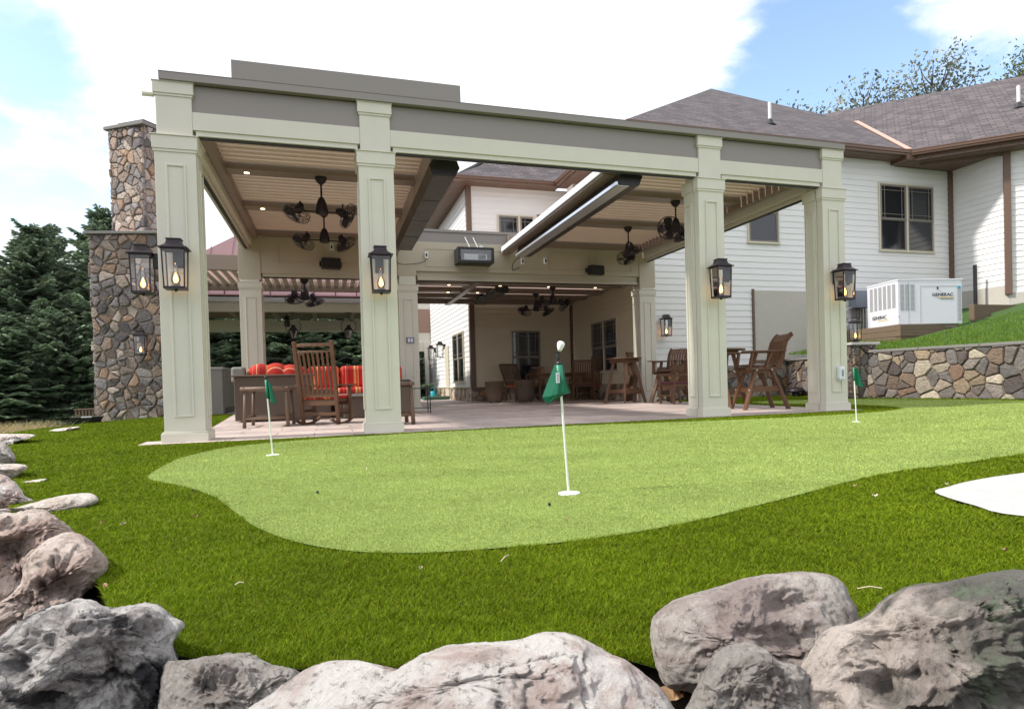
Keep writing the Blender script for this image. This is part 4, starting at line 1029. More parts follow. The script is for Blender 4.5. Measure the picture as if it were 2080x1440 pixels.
b = MB(); b.box(-.195, .02, .0, -.166, 5.32, .045); b.box(-.17, .02, -.012, .0, 5.32, -.006); b.build('reflector', mat('polished_steel', (.75, .76, .80), .3, metal=.7), ht)
heater(5.75, 8.0, 10.6, 2.86, 'dark heater hanging under the far lower louvers with a black end unit', w=.34, h=.16)
def cable(name, pts, r, label, m=None, cat='cable'):
    o = MB().tube(spline(pts, 6, False), r, 6).build(name, m or M['black'], smooth=True); return tag(o, label, cat)
cable('cable', [(2.95, 5.35, 3.32), (2.92, 5.9, 3.22), (3.05, 6.1, 3.16), (3.4, 6.2, 3.20), (3.62, 6.25, 3.28)], .008, 'thin dark cable looping from the left heater to its wall box')
cable('cable', [(5.6, 5.6, 3.34), (5.52, 6.0, 3.26), (5.55, 6.2, 3.12), (5.75, 6.26, 3.2)], .008, 'thin dark cable dropping from the right heater end')
pb = thing('projector_enclosure', 'black box with a glass front holding a white projector on the back header', 'projector', (4.64, DP-.42, 3.20))
b = MB(); b.box(-.40, 0, 0, .40, .02, .05); b.box(-.40, 0, .28, .40, .02, .33); b.box(-.40, 0, .05, -.34, .02, .28); b.box(.34, 0, .05, .40, .02, .28)
b.box(-.40, .02, 0, .40, .44, .02); b.box(-.40, .02, .31, .40, .44, .33); b.box(-.40, .02, .02, -.385, .44, .31); b.box(.385, .02, .02, .40, .44, .31); b.box(-.385, .42, .02, .385, .44, .31)
b.build('enclosure', M['black'], pb); MB().box(-.34, .004, .05, .34, .009, .28).build('front_glass', M['glass'], pb)
pj = MB().box(-.26, .06, .06, .26, .36, .20).build('projector', M['white'], pb, bevel=.015); MB().box(.06, .045, .08, .22, .07, .18).build('lens_window', M['black'], pj)
b = MB(); b.tube([(-.08, .2, .33), (-.16, .38, .62)], .008, 6); b.tube([(.10, .2, .33), (.02, .38, .62)], .008, 6); b.build('suspension_rod', M['white'], pb)
def speaker(x, y, z, rz, label):
    t = thing('speaker', label, 'speaker', (x, y, z), rz, 'black wall speakers')
    MB().box(-.19, -.16, -.11, .19, .02, .11).build('cabinet', M['black'], t, bevel=.02); MB().box(-.175, -.168, -.098, .175, -.158, .098).build('grille', mat('speaker_grille', (.02, .02, .02), .8, bump=1, bs=400), t)
    MB().box(-.22, -.02, -.05, .22, .06, .05).build('bracket', M['black'], t)
speaker(1.63, DP-.10, 3.13, R(6), 'black speaker on the back header between the fans and the sofa'); speaker(7.53, DP-.10, 3.15, R(10), 'black speaker on the back header near the right back column')
def wallbox_small(x, y, z, label, name='sensor_box', w=.075, h=.14, dark=True, group='small white boxes on the back header'):
    t = thing(name, label, 'wall box', (x, y, z), 0, group); MB().box(-w/2, -.045, -h/2, w/2, 0, h/2).build('cover', M['white'], t, bevel=.006)
    if dark: MB().box(-w*.22, -.052, -h*.25, w*.22, -.044, h*.25).build('button', M['black'], t)
wallbox_small(3.62, DP+.0, 3.40, 'small white box on the header next to the left heater end')
wallbox_small(4.85, DP-.0, 3.57, 'small white box just above the projector enclosure')
wallbox_small(5.80, DP+.0, 3.33, 'small white box behind the far end of the right heater')
wallbox_small(6.35, DP+.0, 3.36, 'small white box on the header just right of the right heater')
wallbox_small(1.66, DP+.0, 3.50, 'small white box above the left speaker')
t = thing('outlet_cover', 'white weatherproof outlet cover low on the front of the rightmost column', 'outlet', (XS[3]+.05, .0, .58)); MB().box(-.055, -.07, -.10, .055, 0, .10).build('cover', M['white'], t, bevel=.018); MB().box(-.016, -.075, -.05, .016, -.068, .05).build('label_window', M['greyutil'], t); MB().box(-.045, -.05, -.115, .0, -.01, -.10).build('latch', M['white'], t)
t = thing('switch_plate', 'grey double switch plate on the middle back column', 'switch', (3.22, DP, 1.55)); MB().box(-.085, -.025, -.065, .085, 0, .065).build('plate', mat('switch_grey', (.20, .20, .27), .5), t, bevel=.005); MB().box(-.05, -.03, -.04, -.01, -.02, .04).box(.01, -.03, -.04, .05, -.02, .04).build('switch', M['white'], t)
# hanging ring lanterns of the pavilion
def ringlamp(x, y, z, label):
    t = thing('hanging_lantern', label, 'hanging lantern', (x, y, z), 0, 'ring framed lanterns under the pavilion beam')
    b = MB(); b.tube([(-.09, 0, 0), (.09, 0, 0)], .012, 6); b.tube([(0, 0, 0), (0, 0, -.18)], .008, 6); b.ring((0, 0, -.37), .19, .009, 28, 5, 'y'); b.build('hanger', M['black'], t)
    b = MB(); b.lathe([(.02, -.33), (.05, -.34), (.055, -.39), (.12, -.47), (.115, -.48)], 4); b.lathe([(.05, -.68), (.055, -.70), (.015, -.73)], 4)
    for k in range(4): a = math.pi/2*k; b.tube([(.11*math.cos(a), .11*math.sin(a), -.48), (.05*math.cos(a), .05*math.sin(a), -.69)], .007, 5)
    b.build('frame', M['black'], t); MB().lathe([(.105, -.48), (.048, -.685)], 4).build('glass_body', M['shade'], t)
ringlamp(.67, 10.12, 2.56, 'ring framed black lantern under the pavilion beam, left one'); ringlamp(2.05, 10.12, 2.56, 'ring framed black lantern under the pavilion beam, next to the front column')
t = thing('paddle_fan', 'small dark paddle fan with a lamp under the pavilion ceiling', 'ceiling fan', (.42, 12.0, 2.74)); b = MB(); b.tube([(0, 0, 0), (0, 0, -.12)], .012, 6); b.lathe([(.05, -.20), (.10, -.18), (.08, -.10), (.02, -.09)], 14); b.build('motor', M['black'], t)
b = MB()
for k in range(5): b.cbox((.42, 0, -.15), (.55, .13, .012), Matrix.Rotation(2*math.pi*k/5+.3, 4, 'Z'))
b.build('fan_blades', M['winframe'], t); MB().lathe([(.06, -.40), (.08, -.38), (.08, -.24), (.05, -.21)], 4).build('lamp', M['black'], t)

# ================================================================== golf pins
M['flagsleeve'] = mat('flag_sleeve', (.015, .20, .11), .45)
def pin(x, y, h, top, flagM, label, cloth):
    t = thing('golf_pin', label, 'golf flag', (x, y, 0), 0, 'green flags on the putting green')
    MB().tube([(0, 0, -.02), (top[0], top[1], h)], .0062, 10).build('pole', M['polewhite'], t)
    MB().lathe([(.0, h-.012), (.010, h-.008), (.014, h+.006), (.009, h+.019), (.001, h+.022)], 12, Matrix.Translation((top[0], top[1], 0))).build('knob', M['black'], t)
    cu = MB().lathe([(.001, .0135), (.048, .0135), (.050, .0165), (.054, .0165), (.054, .008)], 28).build('hole_cup', M['cupwhite'], t)
    V, F, hem = cloth
    fl = MB().add([(p[0]+top[0], p[1]+top[1], p[2]+h) for p in V], F).build('flag', M['flagcloth'], t)
    so = fl.modifiers.new('solid', 'SOLIDIFY'); so.thickness = .0015
    MB().lathe([(.017, h-.142), (.0205, h-.138), (.0195, h-.07), (.0165, h-.004), (.008, h)] if h < .66 and y < -4 else [(.009, h-.17), (.0105, h-.1), (.009, h-.004)], 16, Matrix(((1, 0, top[0]/h, 0), (0, 1, 0, 0), (0, 0, 1, 0), (0, 0, 0, 1)))).build('sleeve', M['flagsleeve'], fl, smooth=True)
    b = MB()
    for (i, j) in hem: p, q = V[i], V[j]; b.tube([(p[0]+top[0], p[1]+top[1], p[2]+h), (q[0]+top[0], q[1]+top[1], q[2]+h)], .0036, 6)
    b.build('hem', M['flaghem'], fl)
    return t
def drape(w, hgt, fold, az, droop, n=10, m=6):
    """cloth hanging from a pole: u goes away from the pole, gathered into folds and drooping"""
    V = []; F = []
    for i in range(n+1):
        u = i/n
        for j in range(m+1):
            v = j/m; x = u*w*(.5+.5*v) ; yv = fold*math.sin(u*7)*(.3+v)
            z = -.012-v*hgt-droop*u*(.35+.65*(v))-u*.02
            V.append((x*math.cos(az)-yv*math.sin(az), x*math.sin(az)+yv*math.cos(az), z))
    for i in range(n):
        for j in range(m): a = i*(m+1)+j; F.append((a, a+1, a+m+2, a+m+1))
    hem = [(n*(m+1)+j, n*(m+1)+j+1) for j in range(m)]+[(i*(m+1)+m, (i+1)*(m+1)+m) for i in range(n)]
    return V, F, hem
def cloth_mid():
    # the nearest flag: folded round the pole, spreading to a lower left corner and a small right corner
    px = lambda x, y, d=0: ((x-1133)/436.0, d, (765-y)/436.0)
    P = {'a': px(1124, 764, .004), 'b': px(1142, 764, -.004), 'c': px(1146, 800, -.010), 'd': px(1160, 826, .02), 'e': px(1143, 829, -.016), 'f': px(1108, 850, .015), 'g': px(1096, 834, .022), 'h': px(1107, 806, .018), 'i': px(1117, 782, .010),
         'j': px(1128, 800, -.022), 'k': px(1124, 828, -.026), 'm': px(1134, 764, -.012), 'l': px(1136, 800, -.02), 'o': px(1110, 833, -.004)}
    K = list(P); V = [P[k] for k in K]; ix = {k: i for i, k in enumerate(K)}
    F = [tuple(ix[c] for c in s) for s in ('aijm', 'mjl', 'mlcb', 'ihj', 'hgoj', 'jokl', 'lkec', 'ced', 'gfo', 'ofk', 'kfe')]
    hem = [(ix[a], ix[c]) for a, c in ('gf', 'fk', 'ke', 'ed', 'cd')]
    return V, F, hem
p1_ = pin(1.07, -2.18, .665, (-.035, 0), None, 'leaning green golf flag nearest the leftmost column', drape(.085, .15, .012, -.5, .04))
p2_ = pin(2.67, -5.15, .655, (-.035, 0), None, 'nearest green golf flag folded around its pin in the centre', cloth_mid())
b = MB(); b.box(-.062, -.031, .565, -.044, -.029, .615); tg = b.build('care_tag', M['white'], p2_)
b = MB()
for k in range(5): b.box(-.058, -.0320, .572+.008*k, -.049+(k % 2)*.002, -.0315, .575+.008*k)
b.build('print', M['flaghem'], tg)
p3_ = pin(7.29, -2.15, .655, (-.03, 0), None, 'small green golf flag in front of the rightmost column', drape(.13, .19, .010, -.2, .04))

fn = MB().lathe([(.009, .672), (.0105, .69), (.0095, .712), (.012, .716)], 12, Matrix.Translation((-.038, 0, 0))).build('finial_neck', M['black'], p2_)
MB(Matrix.Translation((-.035, 0, 0)) @ Matrix.Rotation(R(14), 4, 'Y')).lathe([(.009, .702), (.012, .712), (.018, .728), (.019, .740), (.014, .749), (.001, .753)], 18, Matrix.Translation((-.17, 0, 0)) @ Matrix.Identity(4)).build('finial_head', M['cupwhite'], fn, smooth=True)
# ================================================================== furniture
def rocker(x, y, rz, label, cush, wood='wood', s=1.0):
    """slat back rocking chair; faces +y in its own frame, back toward -y"""
    w = M[wood]; t = thing('rocking_chair', label, 'rocking chair', (x, y, 0), rz)
    hw = .28
    for sx in (-1, 1):
        pts = [(sx*hw, -.42+.105*k, .018+.10*((k-4)/4.4)**2) for k in range(9)]
        b = MB()
        for p, q in zip(pts, pts[1:]): b.bar(p, q, .045, .035)
        b.build('rocker_runner', w, t, bevel=.006)
    for sx in (-1, 1): MB().bar((sx*hw, -.16, .04), (sx*hw*1.05, -.36, 1.28), .045, .06, (1, 0, 0)).build('back_post', w, t, bevel=.008)
    for sx in (-1, 1): MB().bar((sx*(hw+.02), .26, .05), (sx*(hw+.03), .22, .60), .05, .05, (1, 0, 0)).build('front_leg', w, t, bevel=.008)
    for z, h in ((1.22, .05), (1.12, .035)):
        b = MB()
        yb = -.16-.2*(z-.04)/1.24
        for k in range(6): a0, a1 = -1+k/3, -1+(k+1)/3; b.bar((a0*hw, yb-.03*(1-a0*a0), z), (a1*hw, yb-.03*(1-a1*a1), z), .025, h)
        b.build('back_rail', w, t, bevel=.004)
    b = MB(); b.bar((-hw, -.215, .46), (hw, -.215, .46), .03, .07); b.build('back_rail', w, t, bevel=.004)
    b = MB()
    for k in range(7):
        xx = (-1+2*(k+.5)/7)*hw*.92; b.bar((xx*.95, -.225, .47), (xx, -.36-.022*(1-(xx/hw)**2), 1.11), .036, .016, (0, 1, 0))
    b.build('back_slats', w, t, bevel=.003)
    for sx in (-1, 1):
        b = MB(); b.prism([(sx*(hw-.02), -.27), (sx*(hw+.07), -.27), (sx*(hw+.115), .30), (sx*(hw+.06), .345), (sx*(hw-.02), .30)][::sx], .60, .625); b.build('armrest', w, t, bevel=.008)
    b = MB(); b.box(-hw, -.20, .36, hw, .29, .395); b.box(-hw-.01, .26, .30, hw+.01, .295, .37); b.box(-hw, -.21, .30, hw, -.18, .37); b.build('seat', w, t, bevel=.005)
    b = MB(); b.bar((-hw, .24, .17), (hw, .24, .17), .03, .045); b.bar((-hw, -.18, .17), (hw, -.18, .17), .03, .05)
    for sx in (-1, 1): b.bar((sx*hw, -.18, .22), (sx*hw, .26, .22), .025, .04)
    b.build('stretcher', w, t, bevel=.004)
    cu = MB().box(-hw+.01, -.20, .396, hw-.01, .28, .455).build('seat_cushion', cush, t, bevel=.025)
    return t
rocker(1.46, 2.62, R(-24), 'weathered rocking chair with a striped cushion, the large one beside the front column', M['stripe'])
rocker(9.10, 9.85, R(-4), 'dark rocking chair with an orange cushion by the far window', M['orange'])

def sidetable(x, y, w, d, h, rz, label, m='woodgrey'):
    t = thing('side_table', label, 'side table', (x, y, 0), rz); r = .026
    for sx in (-1, 1):
        for sy in (-1, 1): MB().tube([(sx*(w/2-.02), sy*(d/2-.02), 0), (sx*(w/2-.045), sy*(d/2-.045), h-.03)], [r, r*.85], 12).build('leg', M[m], t, smooth=True)
    b = MB(); b.tube([(-w/2-.02, -d/2+.03, h-.03), (w/2, -d/2+.03, h-.03)], .034, 12); b.tube([(-w/2-.02, d/2-.03, h-.03), (w/2, d/2-.03, h-.03)], .034, 12); b.tube([(w/2-.02, -d/2, h-.03), (w/2-.02, d/2, h-.03)], .03, 12); b.tube([(-w/2+.02, -d/2, h-.03), (-w/2+.02, d/2, h-.03)], .03, 12)
    b.build('top_frame', M[m], t, smooth=True)
    MB().box(-w/2+.03, -d/2+.04, h-.045, w/2-.03, d/2-.04, h-.012).build('tabletop', M[m], t)
    b = MB()
    for sy in (-1, 1): b.tube([(-w/2+.03, sy*(d/2-.03), .15), (w/2-.03, sy*(d/2-.03), .15)], .024, 10)
    for sx in (-1, 1): b.tube([(sx*(w/2-.03), -d/2+.03, .16), (sx*(w/2-.03), d/2-.03, .16)], .022, 10)
    b.build('stretcher', M[m], t, smooth=True)
    return t
sidetable(.66, 2.62, .64, .80, .61, R(-3), 'weathered pole wood side table behind the leaning flag, in front of the sofa end')

# sectional sofa with a wicker base
t = thing('sectional_sofa', 'wicker sectional sofa with red and orange striped back cushions', 'sofa', (0, 0, 0))
b = MB(); b.box(-.02, 4.15, .04, 1.25, 4.40, .80); b.box(1.25, 4.2, .04, 1.55, 4.36, .55); b.box(-.02, 4.40, .04, .42, 6.05, .40); b.box(-.02, 4.4, .40, .10, 6.05, .80); b.box(.42, 5.45, .04, 2.95, 6.1, .40); b.box(.10, 6.0, .40, 2.95, 6.12, .72)
b.build('wicker_base', M['wicker'], t, bevel=.012)
b = MB(); b.box(-.06, 4.10, .80, 1.32, 4.46, .83); b.build('arm_top', M['woodgrey'], t, bevel=.008)
b = MB(); b.box(-.10, 4.45, .70, .12, 4.75, .98); b.build('end_pad', M['cabgrey'], t, bevel=.04)
for k in range(4):
    MB().box(.5+k*.62, 5.62, .56, 1.10+k*.62, 5.92, 1.0).build('back_cushion', M['stripe'], t, bevel=.07)
for k in range(4): MB().box(.44+k*.62, 4.9, .42, 1.04+k*.62, 5.62, .57).build('seat_cushion', M['stripe'], t, bevel=.05)
b = MB()
for k, (xx, rr) in enumerate(((.36, .24), (.62, .25), (.86, .22))):
    o = MB(Matrix.Translation((xx, 4.72, .80)) @ Matrix.Rotation(R(-24), 4, 'Y') @ Matrix.Rotation(R(90), 4, 'X'))
    o.lathe([(.01, -.20), (rr*.6, -.19), (rr*.92, -.14), (rr, -.05), (rr, .05), (rr*.92, .14), (rr*.6, .19), (.01, .20)], 20)
    q = o.build('bolster', M['stripe'] if k == 0 else M['stripey'], smooth=True)
    tag(q, ['round striped bolster at the left end of the sofa', 'striped bolster in the middle leaning on the first one', 'striped bolster on the right of the three'][k], 'bolster', 'striped bolsters on the sofa arm')
b = MB()
ft = thing('fire_table', 'low dark wicker fire table with a pale rim beyond the rocking chair', 'fire table', (2.15, 4.4, 0), R(4))
MB().box(-.42, -.42, .02, .42, .42, .40).build('wicker_base', M['wicker'], ft, bevel=.01); b = MB(); b.box(-.5, -.5, .40, .5, .5, .445); b.build('tabletop', M['cabgrey'], ft, bevel=.008); MB().box(-.3, -.15, .445, .3, .15, .46).build('burner_tray', M['black'], ft)
# arm chair end visible right of the second column
at = thing('patio_armchair', 'pole wood armchair with a woven sling partly hidden behind the second column', 'armchair', (2.36, 1.62, 0), R(3))
for sx in (-1, 1):
    for sy in (-1, 1): MB().tube([(sx*.29, sy*.30, 0), (sx*.27, sy*.27, .58)], [.03, .026], 12).build('leg', M['woodgrey'], at, smooth=True)
b = MB()
for sx in (-1, 1): b.tube([(sx*.28, -.33, .60), (sx*.28, .33, .60)], .034, 12)
b.build('armrest', M['woodgrey'], at, smooth=True)
b = MB(); b.tube([(-.27, -.28, .16), (.27, -.28, .16)], .022, 10); b.tube([(-.27, .28, .16), (.27, .28, .16)], .022, 10)
for sx in (-1, 1): b.tube([(sx*.27, -.28, .18), (sx*.27, .28, .18)], .022, 10)
b.tube([(-.28, -.30, .60), (.28, -.30, .60)], .03, 10); b.build('stretcher', M['woodgrey'], at, smooth=True)
MB().box(-.25, -.26, .36, .25, .26, .44).build('seat', M['wicker'], at, bevel=.015); MB().box(-.25, -.29, .2, .25, -.27, .56).build('back_sling', M['wicker'], at); MB().box(-.25, -.30, .56, .28, .2, .66).build('cushion', M['black'], at, bevel=.03)
st = thing('metal_side_table', 'slim black metal side table beside the middle back column', 'side table', (3.28, 5.1, 0))
MB().box(-.22, -.2, .50, .16, .2, .52).build('tabletop', M['black'], st)
for sx in (-.20, .14):
    for sy in (-.18, .18): MB().tube([(sx, sy, 0), (sx, sy, .5)], .010, 6).build('leg', M['black'], st)
MB().bar((-.2, -.18, .12), (.14, -.18, .12), .014, .014).build('stretcher', M['black'], st)

# outdoor kitchen cabinet
kc = thing('kitchen_cabinet', 'grey outdoor cabinet with a relief pattern of drawers and louvres, left of the sofa', 'cabinet', (-.90, 9.1, 0), R(90))
MB().box(0, 0, .0, 2.2, .8, 1.08).build('body', M['cabgrey'], kc, bevel=.006); MB().box(-.03, -.03, 1.08, 2.25, .85, 1.14).build('countertop', M['countertop'], kc, bevel=.006)
b = MB()
for k in range(8): b.box(.12+k*.25, -.015, .90, .32+k*.25, 0, 1.03)
for r_ in range(9):
    for k in range(8):
        if k in (3, 4) and r_ > 3: continue
        b.box(.12+k*.25, -.014, .22+.07*r_, .32+k*.25, 0, .265+.07*r_)
b.build('door_relief', M['cabgrey'], kc, bevel=.004); MB().box(.25, -.004, .02, 2.1, .0, .16).build('toe_kick', M['black'], kc)

# black iron chairs behind the sofa
def ironchair(x, y, w, label):
    t = thing('iron_bench', label, 'iron chair', (x, y, 0), 0, 'black wrought iron seats behind the sofa'); b = MB(); n = 10
    top = [(-w/2+w*k/n, 0, 1.16+.09*math.sin(math.pi*k/n)) for k in range(n+1)]
    b.tube(top, .014, 6); b.tube([(-w/2, 0, 0), (-w/2, 0, 1.16)], .014, 6); b.tube([(w/2, 0, 0), (w/2, 0, 1.16)], .014, 6); b.tube([(-w/2, 0, .98), (w/2, 0, .98)], .012, 6); b.tube([(-w/2, 0, .55), (w/2, 0, .55)], .012, 6)
    m_ = int(w/.09)
    for k in range(m_):
        xx = -w/2+w*(k+.5)/m_; b.ring((xx, 0, 1.06), .042, .007, 12, 4, 'y'); b.tube([(xx-.04, 0, .56), (xx+.04, 0, .97)], .007, 4); b.tube([(xx+.04, 0, .56), (xx-.04, 0, .97)], .007, 4)
    b.build('backrest', M['black'], t); b = MB(); b.box(-w/2, 0, .44, w/2, .45, .47); b.build('seat', M['black'], t)
    for sx in (-1, 1): MB().tube([(sx*w/2, .43, 0), (sx*w/2, .43, .46)], .014, 6).build('leg', M['black'], t)
ironchair(.47, 7.5, .72, 'black wrought iron seat behind the left end of the sofa'); ironchair(1.92, 7.5, .42, 'narrow black wrought iron seat behind the sofa by the second column')

# wicker planters
for i, (x, y) in enumerate(((5.92, 9.8), (6.79, 9.75))):
    lb = 'brown lattice wicker planter, left of the pair' if i == 0 else 'brown lattice wicker planter in front of the slatted chair'
    if i == 0:
        pl = thing('wicker_stool', lb, 'planter', (x, y, 0), 0, 'pair of brown wicker planters')
        MB().lathe([(.20, .05), (.235, .12), (.25, .35), (.262, .60), (.262, .605)], 28).build('woven_body', M['wicker'], pl)
        b = MB()
        for k in range(22):
            for dr in (-1, 1):
                pts = []
                for j in range(7):
                    z = .07+.53*j/6; rr = .205+.06*min(1, (z-.05)/.4)**.7; a = 2*math.pi*k/22+dr*j*.16; pts.append((rr*math.cos(a), rr*math.sin(a), z))
                b.tube(pts, .008, 4, False)
        b.build('lattice', M['woodgrey'], pl); b = MB(); b.lathe([(.20, .595), (.275, .60), (.28, .625), (.20, .63)], 28); b.build('rim', M['woodgrey'], pl)
        b = MB()
        for k in range(4): a = math.pi/4+math.pi/2*k; b.box(.16*math.cos(a)-.02, .16*math.sin(a)-.02, 0, .16*math.cos(a)+.02, .16*math.sin(a)+.02, .06)
        b.build('foot', M['wood'], pl)
    else: copy_tree(pl, (x, y, 0), .3, lb)

def slatchair(x, y, rz, label, cush=None, h=1.12, wide=.58, lean=.25, wood='wood', back=True):
    """dining armchair facing +y in its frame"""
    t = thing('dining_chair', label, 'chair', (x, y, 0), rz); w = M[wood]; hw = wide/2
    for sx in (-1, 1): MB().bar((sx*hw, .24, 0), (sx*hw, .22, .44), .045, .045, (1, 0, 0)).build('leg', w, t, bevel=.004)
    for sx in (-1, 1): MB().bar((sx*hw, -.27, 0), (sx*hw, -.20, .44), .045, .05, (1, 0, 0)).build('leg', w, t, bevel=.004)
    MB().box(-hw-.02, -.23, .40, hw+.02, .27, .445).build('seat', w, t, bevel=.004)
    b = MB(); yt = -.20-lean
    for sx in (-1, 1): b.bar((sx*hw, -.20, .42), (sx*hw, yt, h), .04, .05, (1, 0, 0))
    b.bar((-hw, yt, h-.02), (hw, yt, h-.02), .03, .06); b.bar((-hw, -.21, .50), (hw, -.21, .50), .025, .05)
    n = int(wide/.055)
    for k in range(n):
        xx = (-1+2*(k+.5)/n)*(hw-.02); b.bar((xx, -.215, .5), (xx, yt, h-.04), .030, .014, (0, 1, 0))
    b.build('backrest', w, t)
    for sx in (-1, 1):
        b = MB(); b.bar((sx*hw, -.22, .64), (sx*hw, .27, .64), .055, .028); b.bar((sx*hw, .22, .44), (sx*hw, .24, .64), .04, .04, (1, 0, 0)); b.build('armrest', w, t, bevel=.004)
    b = MB(); b.bar((-hw, .23, .2), (hw, .23, .2), .025, .03); b.build('stretcher', w, t)
    if cush: MB().box(-hw+.01, -.20, .446, hw-.01, .26, .50).build('seat_cushion', cush, t, bevel=.02)
    return t
slatchair(6.98, 11.05, R(205), 'wide slatted chair with an orange seat pad, left of the dining table', M['orange'], wood='woodgrey', wide=.66, lean=.30, h=1.15)
slatchair(8.55, 9.8, R(-8), 'slatted dining chair seen from behind with a dark red pad, right of the near flag', M['purple'], wide=.62, lean=.12, h=1.16)
slatchair(9.0, 10.8, R(80), 'slatted dining chair seen side on between the dining chair and the far rocking chair', M['purple'], wide=.56, lean=.2, h=1.12)
slatchair(7.65, 11.6, R(160), 'dark slatted chair in the shade on the far side of the dining table', None, wide=.56, lean=.15, h=1.05)
dt = thing('dining_table', 'dark wooden dining table in the shade behind the near flag', 'table', (8.1, 10.6, 0))
MB().box(-.85, -.5, .78, .8, .5, .82).build('tabletop', M['wood'], dt, bevel=.006); MB().box(-.78, -.44, .70, .73, .44, .78).build('apron', M['wood'], dt)
for sx in (-.72, .67):
    for sy in (-.4, .4): MB().cbox((sx, sy, .35), (.07, .07, .70)).build('leg', M['wood'], dt, bevel=.005)

def bartable(x, y, rz, label, r=.42, h=1.09):
    t = thing('bar_table', label, 'bar table', (x, y, 0), rz); w = M['wood']
    b = MB(); b.lathe([(r, h-.03), (r+.005, h-.015), (r, h)], 32); b.build('tabletop', w, t)
    MB().cbox((0, 0, h-.07), (.50, .50, .08)).build('apron', w, t)
    for sx in (-1, 1):
        for sy in (-1, 1): MB().bar((sx*.34, sy*.34, 0), (sx*.17, sy*.17, h-.04), .075, .045, (sx, -sy, 0)).build('leg', w, t, bevel=.006)
    b = MB()
    for s in (-1, 1): b.bar((-.30, s*.285, .28), (.30, s*.285, .28), .03, .09); b.bar((s*.285, -.30, .30), (s*.285, .30, .30), .03, .09)
    b.build('footrest', w, t, bevel=.006); return t
bartable(8.25, 6.2, R(20), 'round brown bar table left of the back right column'); bartable(8.52, 2.55, R(10), 'round brown bar table mostly hidden behind the second column from the right', r=.48)
def barchair(x, y, rz, label, group='tall brown bar chairs'):
    """tall slatted captain chair facing +y in its own frame"""
    t = thing('bar_chair', label, 'bar chair', (x, y, 0), rz, group); w = M['wood']
    for sx in (-1, 1):
        MB().bar((sx*.30, .36, 0), (sx*.20, .12, .70), .045, .10, (1, 0, 0)).build('leg', w, t, bevel=.008); MB().bar((sx*.30, -.40, 0), (sx*.20, -.14, .70), .045, .10, (1, 0, 0)).build('leg', w, t, bevel=.008)
    b = MB()
    b.box(-.25, .19, .30, .25, .225, .38); b.box(-.25, -.225, .30, .25, -.19, .38)
    for sx in (-1, 1): b.box(sx*.255-.018, -.26, .31, sx*.255+.018, .26, .40)
    b.build('footrest', w, t, bevel=.006)
    b = MB(); b.box(-.22, -.2, .62, .22, .2, .70); b.build('swivel_block', w, t, bevel=.006)
    b = MB()
    for k in range(6):
        y0 = -.24+k*.088; b.box(-.27, y0, .715+.02*abs(k-2.2)/2.2, .27, y0+.075, .74+.02*abs(k-2.2)/2.2)
    for sx in (-1, 1): b.box(sx*.25-.02, -.30, .67, sx*.25+.02, .30, .72)
    b.build('seat', w, t, bevel=.005)
    prof = [(-.22, .70), (-.30, .84), (-.33, 1.0), (-.37, 1.14), (-.45, 1.24), (-.49, 1.26)]
    b = MB()
    for k in range(7):
        xx = -.21+k*.07
        for p, q in zip(prof, prof[1:]): b.bar((xx, p[0], p[1]), (xx, q[0], q[1]), .055, .018, (0, 1, 0))
    for sx in (-1, 1):
        for p, q in zip(prof, prof[1:]): b.bar((sx*.25, p[0]-.02, p[1]), (sx*.25, q[0]-.02, q[1]), .03, .075, (0, 1, 0))
    b.bar((-.25, -.31, .84), (.25, -.31, .84), .02, .06); b.build('backrest', w, t, bevel=.003)
    for sx in (-1, 1):
        b = MB(); b.box(sx*.30-.05, -.36, .965, sx*.30+.055, .38, .99); b.bar((sx*.27, .25, .70), (sx*.29, .20, .965), .035, .08, (1, 0, 0)); b.bar((sx*.27, -.02, .70), (sx*.29, -.12, .965), .035, .07, (1, 0, 0)); b.build('armrest', w, t, bevel=.006)
    b = MB()
    for sx in (-1, 1):
        for (yy, zz) in ((.13, .67), (-.13, .67), (.27, .34), (-.27, .34), (.24, .74), (-.05, .74)): b.cbox((sx*.285 if zz < .7 else sx*.295, yy, zz), (.012, .018, .018))
    b.build('screw_caps', M['white'], t)
    return t
bc = barchair(8.42, 1.25, R(78), 'tall brown bar chair in profile between the two right columns')
copy_tree(bc, (8.93, 6.65, 0), R(170), 'tall brown bar chair with its back against the back right column'); copy_tree(bc, (9.05, 5.45, 0), R(118), 'tall brown bar chair turned sideways just left of the second column from the right')
copy_tree(bc, (8.0, 2.05, 0), R(-30), 'tall brown bar chair almost hidden behind the second column from the right')
slatchair(8.72, 4.55, R(92), 'low brown chair with a plum seat pad left of the second column from the right', M['purple'], wide=.56, lean=.38, h=1.12)

# ================================================================== generator and utilities
g = thing('standby_generator', 'white standby generator cabinet with louvred vents and black lettering', 'generator', (15.12, 4.72, 1.76), R(-12))
L, Dd, Hh = 1.74, 1.3, 1.12
MB().box(0, 0, 0, L, Dd, Hh).build('cabinet', M['genwhite'], g, bevel=.012)
MB().box(-.012, -.012, Hh-.02, L+.012, Dd+.012, Hh+.015).build('lid', M['genwhite'], g, bevel=.006)
b = MB()
for a in (.56, .575): pass
b.box(.60, -.006, .04, .606, -.0, Hh-.16); b.box(1.60, -.006, .04, 1.606, 0, Hh-.16); b.box(.60, -.006, Hh-.17, 1.606, 0, Hh-.163); b.box(.28, -.006, .04, .285, 0, Hh-.05); b.build('panel_seam', M['vent'], g)
b = MB()
for k in range(3):
    for j in range(22): b.box(.06+k*.14, -.008, .36+j*.03, .165+k*.14, .0, .372+j*.03)
b.build('vent_louvres', M['vent'], g); b = MB()
for k in range(6):
    for j in range(22): b.box(-.008, .09+k*.19, .44+j*.0275, 0, .225+k*.19, .452+j*.0275)
